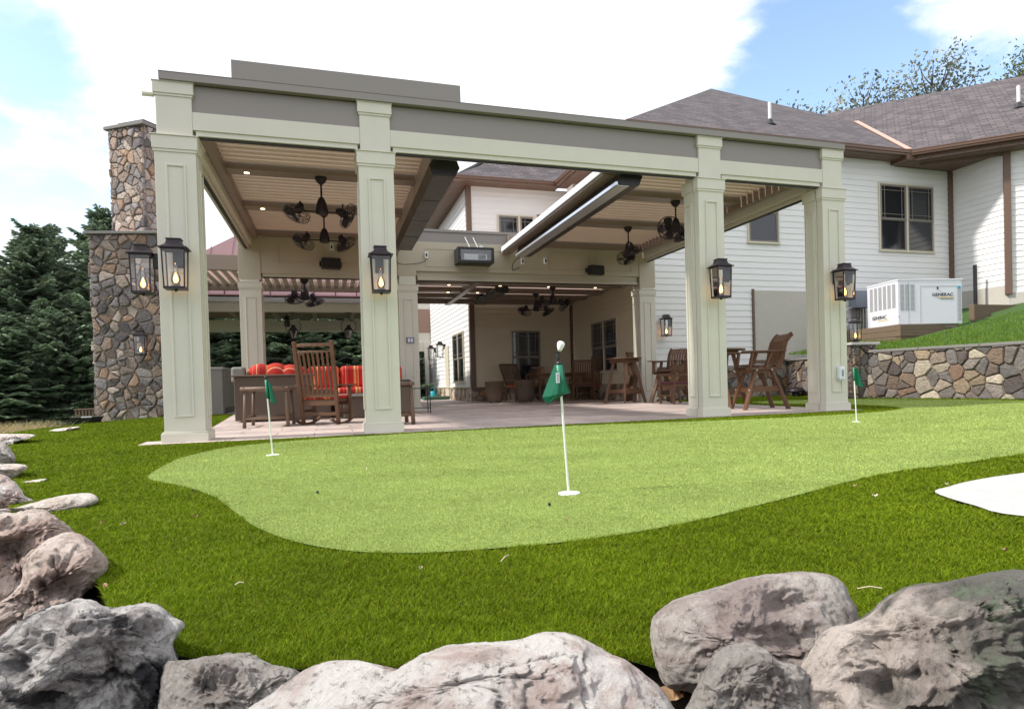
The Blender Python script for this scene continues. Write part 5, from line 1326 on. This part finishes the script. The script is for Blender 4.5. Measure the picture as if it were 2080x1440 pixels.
b.build('vent_louvres', M['vent'], g); b = MB()
for j in range(26): b.box(1.63, -.008, .08+j*.032, 1.71, 0, .092+j*.032)
b.build('vent_louvres', M['vent'], g)
b = MB(); b.cbox((1.07, -.012, .90), (.03, .02, .06)); b.cbox((.02, -.01, .2), (.02, .012, .02)); b.build('latch', M['black'], g)
MB().box(1.625, -.012, .88, 1.70, -.004, .95).build('warning_sticker', mat('blue_sticker', (.05, .3, .55), .5), g)
def text(body, size, loc, rot, m, parent, name='lettering', sx=1.0):
    cu = bpy.data.curves.new(name, 'FONT'); cu.body = body; cu.size = size; cu.extrude = .003; cu.offset = size*.006; cu.align_x = 'LEFT'
    o = bpy.data.objects.new(name, cu); COL.objects.link(o); dg = bpy.context.evaluated_depsgraph_get(); me = bpy.data.meshes.new_from_object(o.evaluated_get(dg)); bpy.data.objects.remove(o)
    me.materials.clear(); me.materials.append(m); q = bpy.data.objects.new(name, me); COL.objects.link(q); q.parent = parent; q.location = loc; q.rotation_euler = rot; q.scale = (sx, 1, 1); return q
letm = mat('lettering_black', (.03, .03, .035), .5); ylw = mat('lettering_yellow', (.75, .5, .05), .5)
text('GENERAC', .115, (.92, -.006, .70), (R(90), 0, 0), letm, g, sx=1.12); MB().box(1.06, -.008, .655, 1.5, -.002, .672).build('underline', ylw, g); MB().box(1.14, -.008, .625, 1.5, -.002, .636).build('underline', letm, g)
text('GENERAC', .13, (-.006, 1.08, .20), (R(90), 0, R(-90)), letm, g, sx=1.05); MB().box(-.008, .40, .155, -.002, .85, .17).build('underline', ylw, g)
MB().box(.1, .05, -.10, L-.1, Dd-.05, 0).build('base_pad', M['mortar'], g)
u = thing('utility_box', 'grey electrical box with white conduit on the siding left of the generator', 'electrical box', (15.95, 6.95, 0))
MB().box(-.28, -.28, 2.42, .28, 0, 2.9).build('box', M['greyutil'], u, bevel=.01); b = MB()
for xx in (-.2, -.08, .02, .12, .22): b.tube([(xx, -.06, 1.3), (xx, -.06, 2.42)], .022, 8)
b.build('conduit', M['winframe'], u)
hc = thing('cable_coil', 'coil of white cable hanging below the grey electrical box', 'cable', (15.42, 6.85, 2.05)); b = MB()
for k in range(6): b.ring((0, -.02*k*.5, 0), .10+.018*(k % 3), .013, 24, 5, 'y')
b.tube([(.02, 0, .1), (.06, 0, .35), (.3, .0, .4)], .014, 6); b.build('coil', M['pvc'], hc, smooth=True)
bp = thing('bollard_post', 'thin black post standing before the right siding wall', 'post', (19.2, 5.9, 2.2)); MB().box(-.04, -.04, -.2, .04, .04, 1.38).build('shaft', M['black'], bp, bevel=.01); MB().box(-.13, -.13, -.1, .13, .13, .05).build('foot', M['black'], bp)
b = MB().bar((19.0, 5.62, 2.22), (24.5, .2, 2.30), .3, .10); o = b.build('curb_board', M['trimbrown']); tag(o, 'reddish brown board along the foot of the right stucco wall', 'board')
ml = thing('mushroom_light', 'bronze mushroom shaped path light on the turf before the low stone wall', 'path light', (13.1, 6.1, 0)); MB().lathe([(.10, 0), (.10, .12), (.09, .14)], 16).build('stem', M['black'], ml); MB().lathe([(.24, .12), (.22, .18), (.14, .235), (.02, .26)], 22).build('cap', M['bronze'], ml, smooth=True)
wc = thing('watering_can', 'bright teal plastic watering can at the foot of the white wall', 'watering can', (5.35, 17.9, 0)); MB().lathe([(.13, 0), (.14, .05), (.10, .28), (.06, .33)], 16).build('body', M['teal'], wc, smooth=True); MB().ring((0, 0, .36), .10, .016, 18, 6, 'y').build('handle', M['teal'], wc); MB().tube([(.1, 0, .1), (.28, 0, .38)], .02, 8).build('spout', M['teal'], wc)
hb = thing('hose_tray', 'flat dark green tray on the patio below the white wall', 'tray', (5.25, 16.2, 0)); MB().box(-.5, -.3, .02, .45, .3, .14).build('tray', M['hosegreen'], hb, bevel=.02); MB().box(-.46, -.26, .14, .41, .26, .145).build('lining', M['black'], hb)
tb = thing('black_tub', 'low black plastic tub on the turf beside the chimney foot', 'tub', (-3.1, 7.15, -.04), R(12)); MB().frustum(0, .20, .14, .17, .28, .2).build('shell', M['black'], tb, bevel=.01); MB().box(-.07, -.21, .155, .1, -.19, .18).build('handle', M['white'], tb); MB().box(-.25, -.17, .165, .25, .17, .172).build('inside', M['soil'], tb)
cr_ = thing('slatted_crate', 'small grey slatted crate standing left of the chimney foot', 'crate', (-3.72, 9.2, -.1)); b = MB()
for k in range(7): b.box(-.22+k*.065, -.02, 0, -.18+k*.065, .0, .32)
b.box(-.24, -.04, .32, .26, .26, .35); b.build('slats', M['woodgrey'], cr_)
# ================================================================== boulders
def rock_mat(name, base, second, dark, dk=.45, bump=1.0, lichen=0.0, sc=1.0, side=None):
    m = bpy.data.materials.new(name); m.use_nodes = True; t = m.node_tree; t.nodes.clear()
    out = N(t, 'ShaderNodeOutputMaterial'); p = N(t, 'ShaderNodeBsdfPrincipled'); LK(t, p.outputs[0], out.inputs[0]); p.inputs['Roughness'].default_value = .82; p.inputs['Specular IOR Level'].default_value = .35
    tc = N(t, 'ShaderNodeTexCoord'); v = tc.outputs['Object']
    def nz(s, d=8, r=.6, dist=0.0, off=0.0):
        mp = N(t, 'ShaderNodeMapping'); mp.inputs['Location'].default_value = (off, off*.7, -off); LK(t, v, mp.inputs[0])
        n = N(t, 'ShaderNodeTexNoise', inp={'Scale': s*sc, 'Detail': float(d), 'Roughness': r, 'Distortion': dist}); LK(t, mp.outputs[0], n.inputs['Vector']); return n.outputs['Fac']
    def mix(f, a, b):
        mx = N(t, 'ShaderNodeMix', data_type='RGBA'); LK(t, f, mx.inputs[0])
        for i, c in ((6, a), (7, b)):
            if hasattr(c, 'is_linked'): LK(t, c, mx.inputs[i])
            else: mx.inputs[i].default_value = (*c, 1)
        return mx.outputs[2]
    c = mix(smooth_n(t, nz(5, 9, .65, .6, 3), .42, .60), base, second)
    c = mix(smooth_n(t, nz(4.2, 10, .62, 1.2, 9), 1-dk-.06, 1-dk+.08), c, dark)
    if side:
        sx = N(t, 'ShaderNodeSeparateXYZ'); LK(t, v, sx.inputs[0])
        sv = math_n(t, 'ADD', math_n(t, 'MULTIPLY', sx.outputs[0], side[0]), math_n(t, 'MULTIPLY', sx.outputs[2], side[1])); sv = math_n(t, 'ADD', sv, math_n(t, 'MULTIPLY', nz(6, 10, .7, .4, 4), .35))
        c = mix(math_n(t, 'MULTIPLY', smooth_n(t, sv, side[2], side[2]+.10), .85), c, tuple(x*1.3+.03 for x in dark))  # darker to the lower right: weathering, with the rock's shaded side painted in
    fine = nz(42, 12, .8, .2, 1); sp = smooth_n(t, fine, .53, .62); c = mix(math_n(t, 'MULTIPLY', sp, .75), c, tuple(x*.25 for x in second))
    med = nz(16, 10, .75, .5, 8); c = mix(math_n(t, 'MULTIPLY', smooth_n(t, med, .53, .64), .5), c, tuple(x*.5 for x in second))
    sp2 = smooth_n(t, nz(60, 6, .7, 0, 5), .60, .72); c = mix(math_n(t, 'MULTIPLY', sp2, .5), c, tuple(min(.85, x*1.35) for x in base))
    # hairline cracks / veins
    wv = N(t, 'ShaderNodeTexVoronoi', feature='DISTANCE_TO_EDGE', inp={'Scale': 5.0*sc}); wn = N(t, 'ShaderNodeTexNoise', inp={'Scale': 7.0*sc, 'Detail': 6.0}); LK(t, v, wn.inputs['Vector'])
    ad = N(t, 'ShaderNodeVectorMath', operation='MULTIPLY_ADD'); LK(t, wn.outputs['Color'], ad.inputs[0]); ad.inputs[1].default_value = (.35, .35, .35); LK(t, v, ad.inputs[2]); LK(t, ad.outputs[0], wv.inputs['Vector'])
    crk = smooth_n(t, wv.outputs['Distance'], 0.0, .022); gate = smooth_n(t, nz(2.3, 4, .5, 0, 7), .56, .66)
    ck = math_n(t, 'SUBTRACT', 1.0, math_n(t, 'MULTIPLY', math_n(t, 'SUBTRACT', 1.0, crk), gate)); c = mix(math_n(t, 'MULTIPLY', math_n(t, 'SUBTRACT', 1.0, ck), .55), c, dark)
    if lichen:
        lf = smooth_n(t, nz(5.5, 12, .74, .3, 21), .64-lichen*.14, .66-lichen*.14); lf = math_n(t, 'MULTIPLY', lf, smooth_n(t, nz(45, 5, .7, 0, 2), .38, .55)); c = mix(lf, c, (.20, .235, .16))
    LK(t, c, p.inputs['Base Color'])
    h = math_n(t, 'ADD', math_n(t, 'MULTIPLY', nz(9, 14, .72, .3, 2), 1.0), math_n(t, 'MULTIPLY', fine, .55)); h = math_n(t, 'ADD', h, math_n(t, 'MULTIPLY', med, .4)); h = math_n(t, 'ADD', h, math_n(t, 'MULTIPLY', ck, .25))
    bp = N(t, 'ShaderNodeBump', inp={'Strength': 1.0, 'Distance': .045*bump}); LK(t, h, bp.inputs['Height']); LK(t, bp.outputs[0], p.inputs['Normal'])
    return m
RM = {'white': rock_mat('rock_white_pink', (.90, .85, .80), (.62, .48, .43), (.28, .21, .19), .30),
      'dark': rock_mat('rock_black_stained', (.84, .80, .76), (.48, .43, .41), (.05, .05, .056), .49, sc=1.1),
      'grey': rock_mat('rock_grey', (.58, .54, .49), (.38, .33, .30), (.12, .10, .095), .36, sc=1.3),
      'pink': rock_mat('rock_pink_brown', (.78, .66, .58), (.56, .42, .36), (.09, .065, .055), .34, sc=.8),
      'round': rock_mat('rock_round_grey', (.70, .64, .58), (.47, .38, .35), (.18, .13, .12), .33, sc=1.2),
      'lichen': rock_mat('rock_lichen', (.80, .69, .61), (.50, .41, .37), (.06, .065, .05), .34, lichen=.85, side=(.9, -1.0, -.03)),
      'pale': rock_mat('rock_pale', (.86, .78, .70), (.66, .55, .47), (.35, .28, .24), .22)}
def boulder(label, outline, depth, thick, m, amp=.035, seed=0, dents=(), nu=240, nv=120, tilt=.0, facets=6, group='boulders edging the turf', back=None, lean=.45):
    """a rock with a traced outline, real thickness and a rough surface, standing `depth` metres in front of the camera"""
    pts = spline(outline, 8); c = pts.mean(0)
    W3 = np.array([at_depth(x, y, depth) for x, y in pts]); C3 = at_depth(c[0], c[1], depth)
    # resample the outline evenly
    seg = np.linalg.norm(np.diff(np.vstack([W3, W3[:1]]), axis=0), axis=1); cum = np.concatenate([[0], np.cumsum(seg)]); tt = np.linspace(0, cum[-1], nu, endpoint=False)
    Wc = np.vstack([W3, W3[:1]]); O = np.stack([np.interp(tt, cum, Wc[:, k]) for k in range(3)], 1)
    tq = np.linspace(-1, 1, nv+2)[1:-1]; N3 = CAM-C3; N3 /= np.linalg.norm(N3); DC = np.linalg.norm(C3-CAM)
    bk = back if back is not None else thick
    rad = np.sin((1-np.abs(tq))*math.pi/2); off = np.sqrt(np.clip(1-rad**3.2, 0, 1))*np.sign(tq); off = np.where(off > 0, off*thick, off*bk)
    V = C3+(O[None]-C3)*(rad*(1-off/DC)*.985)[:, None, None]+N3*off[:, None, None]
    V = V.reshape(-1, 3); V = np.vstack([V, C3-N3*bk, C3+N3*thick])
    base = V.copy(); ctr = C3
    rg = np.random.default_rng(seed); dirn = (V-ctr); dirn = dirn/(np.linalg.norm(dirn, axis=1)[:, None]+1e-9)
    w = np.concatenate([np.repeat(rad, nu), [0, 0]]); soft = np.clip(1-w**5*.9, .10, 1)
    sz = np.linalg.norm(W3-C3, axis=1).mean()
    o = rg.random(3)*50; q = V/sz
    big = fbm(q*1.3+o, 3); mid = fbm(q*3.2+o+9, 5, ridge=True); fine = fbm(q*9+o+31, 4)
    vf = fbm(q*22+o+3, 4); ch = fbm(q*2.1+o+40, 4, ridge=True); disp = amp*(1.5*big*soft+.62*(mid-.1)*soft-.5*np.clip(ch-.5, 0, 1)*3*soft+.26*fine*np.maximum(soft, .3)+.12*vf)
    # broad planar facets: flatten towards random planes
    for k in range(facets+6):
        nrm = rg.normal(size=3); nrm = nrm/np.linalg.norm(nrm)
        if nrm@N3 < 0: nrm = -nrm
        if nrm@N3 < .25: nrm = nrm+N3*.4; nrm /= np.linalg.norm(nrm)
        pj = (V-ctr)@nrm; lim = pj.max()*(.70+.22*rg.random()); ex = np.clip(pj-lim, 0, None); V = V-nrm*(ex*.88*(1-w**5))[:, None]
    crack = np.exp(-(fbm(q*1.5+o+70, 5)/.022)**2)*np.clip(fbm(q*1.1+o+90, 2)*3+.5, 0, 1)
    crack2 = np.exp(-(fbm(q*3.1+o+120, 4)/.02)**2)*np.clip(fbm(q*1.7+o+150, 2)*3, 0, 1); disp = disp-(.020*crack+.010*crack2)*np.maximum(soft, .15)*min(1, sz/.3)
    V = V+dirn*disp[:, None]
    for (dx, dy, r_, dep) in dents:
        dpt = at_depth(dx, dy, depth)-CAM; dpt /= np.linalg.norm(dpt)
        vv = V-CAM; al = vv@dpt; perp = vv-al[:, None]*dpt; pr_ = np.linalg.norm(perp*np.array([1, 1, 1.6]), axis=1); pr_ = pr_*(1+.5*fbm(q*4+o, 3)); rr = r_*depth/FPX
        k = np.exp(-(pr_/rr)**2); k = k*((V-ctr)@N3 > -.02); V = V-N3*(k*dep)[:, None]
    V = V-N3*(((V-C3)@UP)*lean)[:, None]
    I = np.arange(nv*nu).reshape(nv, nu); I2 = np.roll(I, -1, 1)
    F = np.stack([I[:-1].ravel(), I2[:-1].ravel(), I2[1:].ravel(), I[1:].ravel()], 1)
    Tt = np.array([[nv*nu, I2[0, j], I[0, j], I[0, j]] for j in range(nu)]); Tp = np.array([[nv*nu+1, I[-1, j], I2[-1, j], I2[-1, j]] for j in range(nu)])
    # triangles as tris: build with from_pydata-like split
    me = bpy.data.meshes.new('boulder'); org = C3
    faces = [tuple(f) for f in F]+[(nv*nu, I2[0, j], I[0, j]) for j in range(nu)]+[(nv*nu+1, I[-1, j], I2[-1, j]) for j in range(nu)]
    me.from_pydata([tuple(p) for p in (V-org)], [], [tuple(int(i) for i in f) for f in faces]); me.polygons.foreach_set('use_smooth', [True]*len(me.polygons)); me.materials.append(m)
    me.update()
    import bmesh
    bm = bmesh.new(); bm.from_mesh(me); bmesh.ops.recalc_face_normals(bm, faces=bm.faces); bm.to_mesh(me); bm.free()
    ob = bpy.data.objects.new('boulder', me); COL.objects.link(ob); ob.location = tuple(org)
    return tag(ob, label, 'boulder', group)
boulder('large black stained grey boulder filling the bottom left corner', [(-110,1420),(-90,1330),(0,1295),(26,1272),(86,1236),(142,1217),(181,1218),(224,1234),(267,1228),(301,1222),(336,1234),(357,1252),(379,1264),(368,1284),(352,1306),(357,1337),(372,1375),(400,1440),(380,1540),(120,1570),(-110,1540)], 1.32, .26, RM['dark'], .050, 1, dents=[(300,1290,45,.05),(60,1330,40,.05),(150,1400,55,.045),(215,1260,30,.03)])
boulder('low grey boulder between the black stained one and the long white pink one', [(330,1360),(357,1342),(387,1340),(430,1333),(473,1327),(500,1328),(554,1350),(603,1366),(600,1420),(570,1530),(420,1550),(330,1520)], 1.18, .17, RM['grey'], .035, 2, dents=[(425,1395,22,.03)])
boulder('long white and pink boulder in the bottom centre', [(430,1560),(470,1470),(540,1415),(574,1388),(615,1358),(660,1341),(700,1339),(735,1342),(765,1360),(795,1363),(830,1343),(870,1324),(910,1311),(960,1303),(1010,1299),(1060,1294),(1100,1280),(1130,1277),(1172,1281),(1205,1297),(1245,1320),(1290,1344),(1322,1376),(1348,1410),(1370,1480),(1360,1600),(900,1650),(480,1620)], 1.10, .17, RM['white'], .036, 3, lean=.85, dents=[(1240,1330,24,.02),(770,1375,26,.02)], nu=360, nv=150)
boulder('rounded grey boulder with a dark hollow, right of centre', [(1319,1290),(1323,1254),(1357,1223),(1395,1206),(1453,1190),(1511,1171),(1568,1161),(1634,1154),(1691,1160),(1718,1177),(1733,1208),(1747,1240),(1745,1300),(1700,1390),(1600,1440),(1480,1440),(1403,1402),(1376,1399),(1349,1385),(1330,1340)], 1.30, .20, RM['round'], .022, 4, dents=[(1590,1232,30,.06),(1610,1310,55,.05)])
boulder('small grey boulder wedged between the rounded and the lichen covered ones', [(1390,1460),(1411,1400),(1441,1335),(1461,1315),(1495,1304),(1526,1306),(1557,1319),(1588,1345),(1630,1356),(1655,1420),(1640,1540),(1500,1570),(1380,1540)], 1.06, .13, RM['grey'], .03, 5)
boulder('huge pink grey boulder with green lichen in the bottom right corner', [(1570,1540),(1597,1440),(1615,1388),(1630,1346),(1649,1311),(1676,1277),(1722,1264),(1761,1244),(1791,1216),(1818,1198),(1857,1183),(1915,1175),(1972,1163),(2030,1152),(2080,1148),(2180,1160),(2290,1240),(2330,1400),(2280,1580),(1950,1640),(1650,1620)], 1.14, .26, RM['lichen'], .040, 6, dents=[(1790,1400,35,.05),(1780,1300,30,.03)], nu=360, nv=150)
boulder('pinkish brown boulder with dark hollows on the left edge of the turf', [(-60,1360),(-70,1250),(0,1222),(40,1185),(45,1150),(75,1112),(115,1086),(150,1078),(186,1095),(208,1117),(222,1141),(212,1169),(194,1188),(172,1204),(158,1222),(110,1275),(30,1350)], 2.05, .30, RM['pink'], .055, 7, dents=[(130,1190,30,.12),(70,1150,20,.03)])
boulder('brown boulder with deep black clefts behind the pinkish one', [(-110,1200),(-100,1080),(-30,1048),(26,1043),(65,1036),(99,1043),(127,1062),(153,1088),(140,1130),(70,1180),(30,1230),(-60,1250)], 2.35, .32, RM['pink'], .07, 8, dents=[(25,1115,32,.16),(-10,1075,22,.08)])
boulder('long flat pale boulder reaching into the turf on the left', [(-50,1075),(-40,1042),(30,1030),(73,1019),(112,1009),(146,1003),(185,1001),(203,1013),(189,1027),(151,1042),(112,1056),(60,1075),(-10,1085)], 3.35, .30, RM['pale'], .03, 9, group='pale flat stones along the left turf edge')
boulder('pale grey boulder left of the long flat one', [(-60,1050),(-50,975),(-10,962),(10,966),(27,977),(42,993),(52,1008),(75,1021),(50,1045),(-10,1062)], 3.6, .28, RM['white'], .04, 10, group='pale flat stones along the left turf edge')
boulder('small flat stone set in the turf at the left', [(30,982),(60,976),(95,972),(90,978),(70,986),(42,993),(28,990)], 4.35, .12, RM['pale'], .01, 11, nu=80, nv=30, group='pale flat stones along the left turf edge')
boulder('low cream stone at the left frame edge', [(-50,985),(-40,946),(10,942),(40,942),(57,947),(50,957),(26,972),(0,982)], 4.6, .30, RM['pale'], .02, 12, nu=90, nv=40, group='pale flat stones along the left turf edge')
boulder('dark grey upright stone at the left frame edge', [(-60,950),(-50,900),(-10,893),(6,897),(14,902),(27,919),(31,938),(10,947)], 5.5, .30, RM['grey'], .03, 13, nu=90, nv=40)
boulder('white flat stone far up the left turf edge', [(-40,905),(-20,884),(34,881),(73,883),(55,891),(30,899),(28,907),(0,915)], 8.0, .5, RM['white'], .03, 14, nu=90, nv=40, group='pale flat stones along the left turf edge')
boulder('pale flat stone nearest the plume grass', [(86,882),(105,873),(129,869),(163,866),(150,872),(110,880)], 10.5, .35, RM['white'], .02, 15, nu=80, nv=30, group='pale flat stones along the left turf edge')

# fallen leaves and twigs
def leaf(x, y, s, rz, label, m='leafdry', z=.028, kind='dry_leaf'):
    V = []; n = 12
    for k in range(n):
        a = 2*math.pi*k/n; r_ = s*(.55+.45*abs(math.cos(a*1.5)))*(.75+.35*random.random()); V.append((r_*math.cos(a), r_*.6*math.sin(a), z+.012*random.random()+s*.25*abs(math.sin(a))))
    V.append((0, 0, z)); b = MB(Matrix.Translation((x, y, 0)) @ Matrix.Rotation(rz, 4, 'Z')).add(V, [(k, (k+1) % n, n) for k in range(n)])
    o = b.build(kind, M[m]); tag(o, label, 'leaf', 'fallen leaves on the turf'); return o
def gpt(px, py): r_ = ray(px, py); t = -CAM[2]/r_[2]; q = CAM+r_*t; return float(q[0]), float(q[1])
LV = [(250,1079,.018,'leafpale','curled tan leaf on the turf left of the green'),(397,1064,.013,'leafdry','small brown leaf near the left bend of the green'),(208,1077,.010,'leafdry','tiny reddish leaf beside the curled tan leaf'),
      (1778,1023,.028,'leafpale','pale elongated leaf on the turf between the green and the paved pad'),(2042,1139,.020,'leafdry','brown leaf above the lichen covered boulder'),(1924,996,.014,'leafpale','small pale leaf at the tip of the paved pad'),
      (214,1213,.010,'leafdry','tiny dark red leaf beside the pinkish brown boulder'),(1738,1000,.012,'leafdry','faint orange leaf on the turf below the rightmost flag'),(855,1176,.007,'leafpale','tiny pale leaf below the front edge of the green'),(1152,1072,.008,'leafdry','small brown leaf on the green in front of the near flag'),(744,962,.012,'leafpale','tiny tan leaf on the middle of the green')]
for (px, py, s, m_, lb) in LV:
    x, y = gpt(px, py); leaf(x, y, s, random.random()*3, lb, m_)
for (p, q, lb) in (((1018,1160),(1034,1147),'short pale twig on the turf below the green'),((1742,1219),(1792,1220),'thin pale twig between the two right boulders'),((478,1209),(496,1206),'tiny pale twig on the turf above the grey boulder')):
    a = gpt(*p); c = gpt(*q); o = MB().tube([(a[0], a[1], .03), ((a[0]+c[0])/2, (a[1]+c[1])/2, .036), (c[0], c[1], .032)], .0014, 5).build('twig', M['leafpale']); tag(o, lb, 'twig', 'twigs on the turf')
o = leaf(*[float(v) for v in at_depth(1370, 1428, 1.28)[:2]], .05, .4, 'large orange brown leaf caught between the white and the rounded boulder', 'leafdry'); o.location = (0, 0, float(at_depth(1370, 1428, 1.28)[2])-.02)
o['group'] = 'fallen leaves on the turf'
for (px, py, lb) in ((645,1006,'tiny black pebble on the green left of the near flag'),(391,1002,'dark pebble on the left edge of the green'),(1116,1032,'small black pebble just below the near flag hole')):
    x, y = gpt(px, py); o = MB().lathe([(.001, .010), (.007, .014), (.007, .022), (.001, .026)], 8, Matrix.Translation((x, y, 0))).build('pebble', M['black'], smooth=True); tag(o, lb, 'pebble', 'pebbles on the green')

# ================================================================== dry plume grass
n = 1500; rg = np.random.default_rng(5); cx_, cy_ = -3.85, 5.9
P = np.c_[cx_+rg.normal(size=n)*.33, cy_+rg.normal(size=n)*.55]; P = P[P[:, 0] < -3.2]
o = blades('plume_grass', P, .36, .012, [(.55, .42, .24), (.42, .33, .17), (.30, .30, .12), (.60, .48, .30)], 'dry straw coloured ornamental grass beyond the left stones', lean=.9, seg=2, z0=np.full(len(P), -.30)); o['category'] = 'ornamental grass'

# ================================================================== spruces
def spruce(x, y, z, h, r, seed, label, group='dark spruces beyond the lawn', dens=1.0, bare=.04, name='spruce_tree'):
    rg = np.random.default_rng(seed); t = thing(name, label, 'tree', (x, y, z), 0, group)
    MB().tube([(0, 0, 0), (0, 0, h*.5), (0, 0, h*.985)], [h*.022, h*.013, .008], 8).build('trunk', M['trunk'], t)
    Vs = []; Cs = []; nw = int(h*5.4)
    lv = np.linspace(bare, .985, nw)
    for f in lv:
        zz = f*h; L = r*(1-f)**.68*(.75+.5*rg.random())+.10; nb = int(7+5*rg.random())
        for k in range(nb):
            a = rg.random()*2*np.pi; l = L*(.55+.6*rg.random()); zz = (f+.018*rg.normal())*h; droop = .10+.30*(1-f); up_ = .35*f
            m_ = max(5, int(l*13*dens)); s = (np.arange(m_)+.5)/m_
            bx = np.cos(a)*l*s; by = np.sin(a)*l*s; bz = zz-droop*l*s**1.0+up_*l*s+.22*l*s**2.5
            # sprays either side of the branch
            for side in (-1, 1, 0):
                sl = (.16+.20*l*(1-s)**.6)*(.7+.6*rg.random(m_)) if side else .20*np.ones(m_)
                aa = a+side*(.75+.3*rg.random(m_))+rg.normal(size=m_)*.15
                ex = bx+np.cos(aa)*sl; ey = by+np.sin(aa)*sl; ez = bz-.04-.22*sl*rg.random(m_)+.05*(side == 0)
                wx, wy = -np.sin(aa)*.030, np.cos(aa)*.030; wz = .022*rg.normal(size=m_)
                # each spray: 2 crossing slivers
                B = np.c_[bx, by, bz]; E = np.c_[ex, ey, ez]; Wv = np.c_[wx, wy, wz]; Mid = B*.45+E*.55
                Vs.append(np.stack([B, Mid+Wv, E, Mid-Wv], 1)); c = np.array([.16, .22, .14])*(.5+1.0*rg.random(m_))[:, None]; c = c*np.array([1, 1, 1])+np.outer((s > .75)*rg.random(m_), [.05, .075, .02]); Cs.append(c)
                W2 = np.c_[np.zeros(m_), np.zeros(m_), np.full(m_, .034)]; Vs.append(np.stack([B, Mid+W2, E, Mid-W2], 1)); Cs.append(c*.9)
    V = np.concatenate(Vs).reshape(-1, 3); C = np.repeat(np.concatenate(Cs), 4, 0); F = np.arange(len(V)).reshape(-1, 4)
    raw_mesh('crown', V, F, M['spruce'], C, parent=t)
    return t
sp1 = spruce(-7.45, 17.2, -.3, 6.35, 2.5, 1, 'tall dark spruce at the left against the pale sky', dens=1.3)
sp2 = spruce(-5.45, 17.5, -.2, 6.9, 2.5, 2, 'tallest dark spruce directly left of the chimney', dens=1.3)
sp3 = spruce(-5.95, 14.9, -.2, 3.2, 1.35, 3, 'shorter bright tipped spruce standing in front of the tall ones', dens=1.5)
LFT = [(-9.0, 17.0, 1.0, .84, 1.7, 'dark spruce cut by the left frame edge', 0), (-8.3, 20.5, 1.2, 1.0, .9, 'spruce half hidden between the tall left spruce and the one at the frame edge', 1), (-6.4, 19.8, 1.15, .98, 4.0, 'spruce filling the gap between the two tallest spruces at the left', 0), (-3.9, 18.5, 1.0, .8, 5.2, 'spruce mostly hidden behind the chimney', 1), (-8.3, 15.2, .8, .5, 2.0, 'low spruce at the far left in front of the tall ones', 0), (-7.1, 14.6, .75, .46, 3.0, 'low spruce under the tall left spruce', 1), (-4.9, 15.6, .8, .52, 1.0, 'low spruce at the chimney foot', 0)]
for (x, y, s, sz_, a, lb, w_) in LFT:
    c = copy_tree((sp1, sp2)[w_], (x, y, -.25), a, lb); c.scale = (s, s, sz_)
BK = [(-3.1, 19.5, .62), (-1.5, 20.5, .64), (.1, 19.8, .6), (1.7, 20.8, .64), (3.2, 20.0, .6), (4.4, 22.5, .7), (-2.4, 24, .8), (-.6, 24.5, .8), (1.1, 24.2, .8), (2.7, 24.6, .8)]
WH = ['between the leftmost column and the back left column', 'just right of the back left column', 'above the bolsters of the sofa', 'between the two ring framed lanterns', 'above the right end of the sofa', 'hidden behind the second column', 'far back left of the back left column', 'far back behind the rocking chair', 'far back between the ring framed lanterns', 'far back beside the second column']
for i, ((x, y, s), wh) in enumerate(zip(BK, WH)):
    c = copy_tree(sp1 if i % 2 else sp2, (x, y, -.1), i*1.3, 'dark spruce behind the pavilion, '+wh); c.scale = (s*1.55, s*1.55, s)
    c['group'] = 'dark spruces behind the pavilion'

# ================================================================== leafy trees behind the roof
def leafy(x, y, top, cr, seed, label, n=2600, col=((.13, .16, .13), (.16, .18, .12), (.30, .26, .10), (.10, .13, .12)), ls=.115, ncl=70):
    rg = np.random.default_rng(seed); t = thing('leafy_tree', label, 'tree', (x, y, 2.0), 0, 'thin leaved trees behind the roof ridge'); H = top-2.0
    b = MB(); b.tube([(0, 0, 0), (.1, 0, H*.4), (0, .1, H*.75), (0, 0, H*.93)], [.2, .14, .08, .03], 8); u = rg.normal(size=(ncl, 3)); u /= np.linalg.norm(u, axis=1)[:, None]
    T = u*(rg.random(ncl)**.42)[:, None]*np.array([cr, cr, cr*1.15])+np.array([0, 0, H-cr*1.15])
    for p in T:
        r0 = Vector((0, 0, max(H*.35, p[2]-1.1*math.hypot(p[0], p[1])-.4))); q = Vector(p); mid = r0.lerp(q, .55)+Vector((0, 0, -.15)); b.tube([r0, mid, q], [.045, .028, .010], 4, False)
    b.build('trunk', M['trunk'], t); idx = rg.integers(0, ncl, n); P = T[idx]+rg.normal(size=(n, 3))*np.array([.42, .42, .34]); u = rg.normal(size=(n, 3)); u /= np.linalg.norm(u, axis=1)[:, None]
    v = np.cross(u, rg.normal(size=(n, 3))); v /= np.linalg.norm(v, axis=1)[:, None]; s = ls*(.6+.7*rg.random(n))[:, None]
    V = np.stack([P-u*s, P+v*s*.5, P+u*s, P-v*s*.5], 1).reshape(-1, 3); tc_ = np.array(col)[rg.choice(len(col), ncl, p=[.38, .30, .14, .18])]; C = np.repeat(tc_[idx]*(.7+.6*rg.random(n))[:, None], 4, 0)
    raw_mesh('crown', V, np.arange(len(V)).reshape(-1, 4), M['leafage'], C, parent=t); return t
leafy(33.8, 20, 18.2, 2.3, 11, 'sparse yellowing tree behind the ridge of the right roof', n=2200)
leafy(30.0, 21, 17.0, 2.2, 12, 'sparse blue green tree behind the left part of the right roof ridge', n=1700)
leafy(25.6, 21, 15.2, 1.3, 14, 'tip of a small tree in the dip between the two roofs', n=260, ncl=30)
leafy(41.6, 20, 19.6, 1.8, 13, 'green tree tip at the right frame edge above the roof', n=2400, col=((.10, .13, .04), (.12, .15, .04), (.16, .16, .05), (.08, .10, .04)))
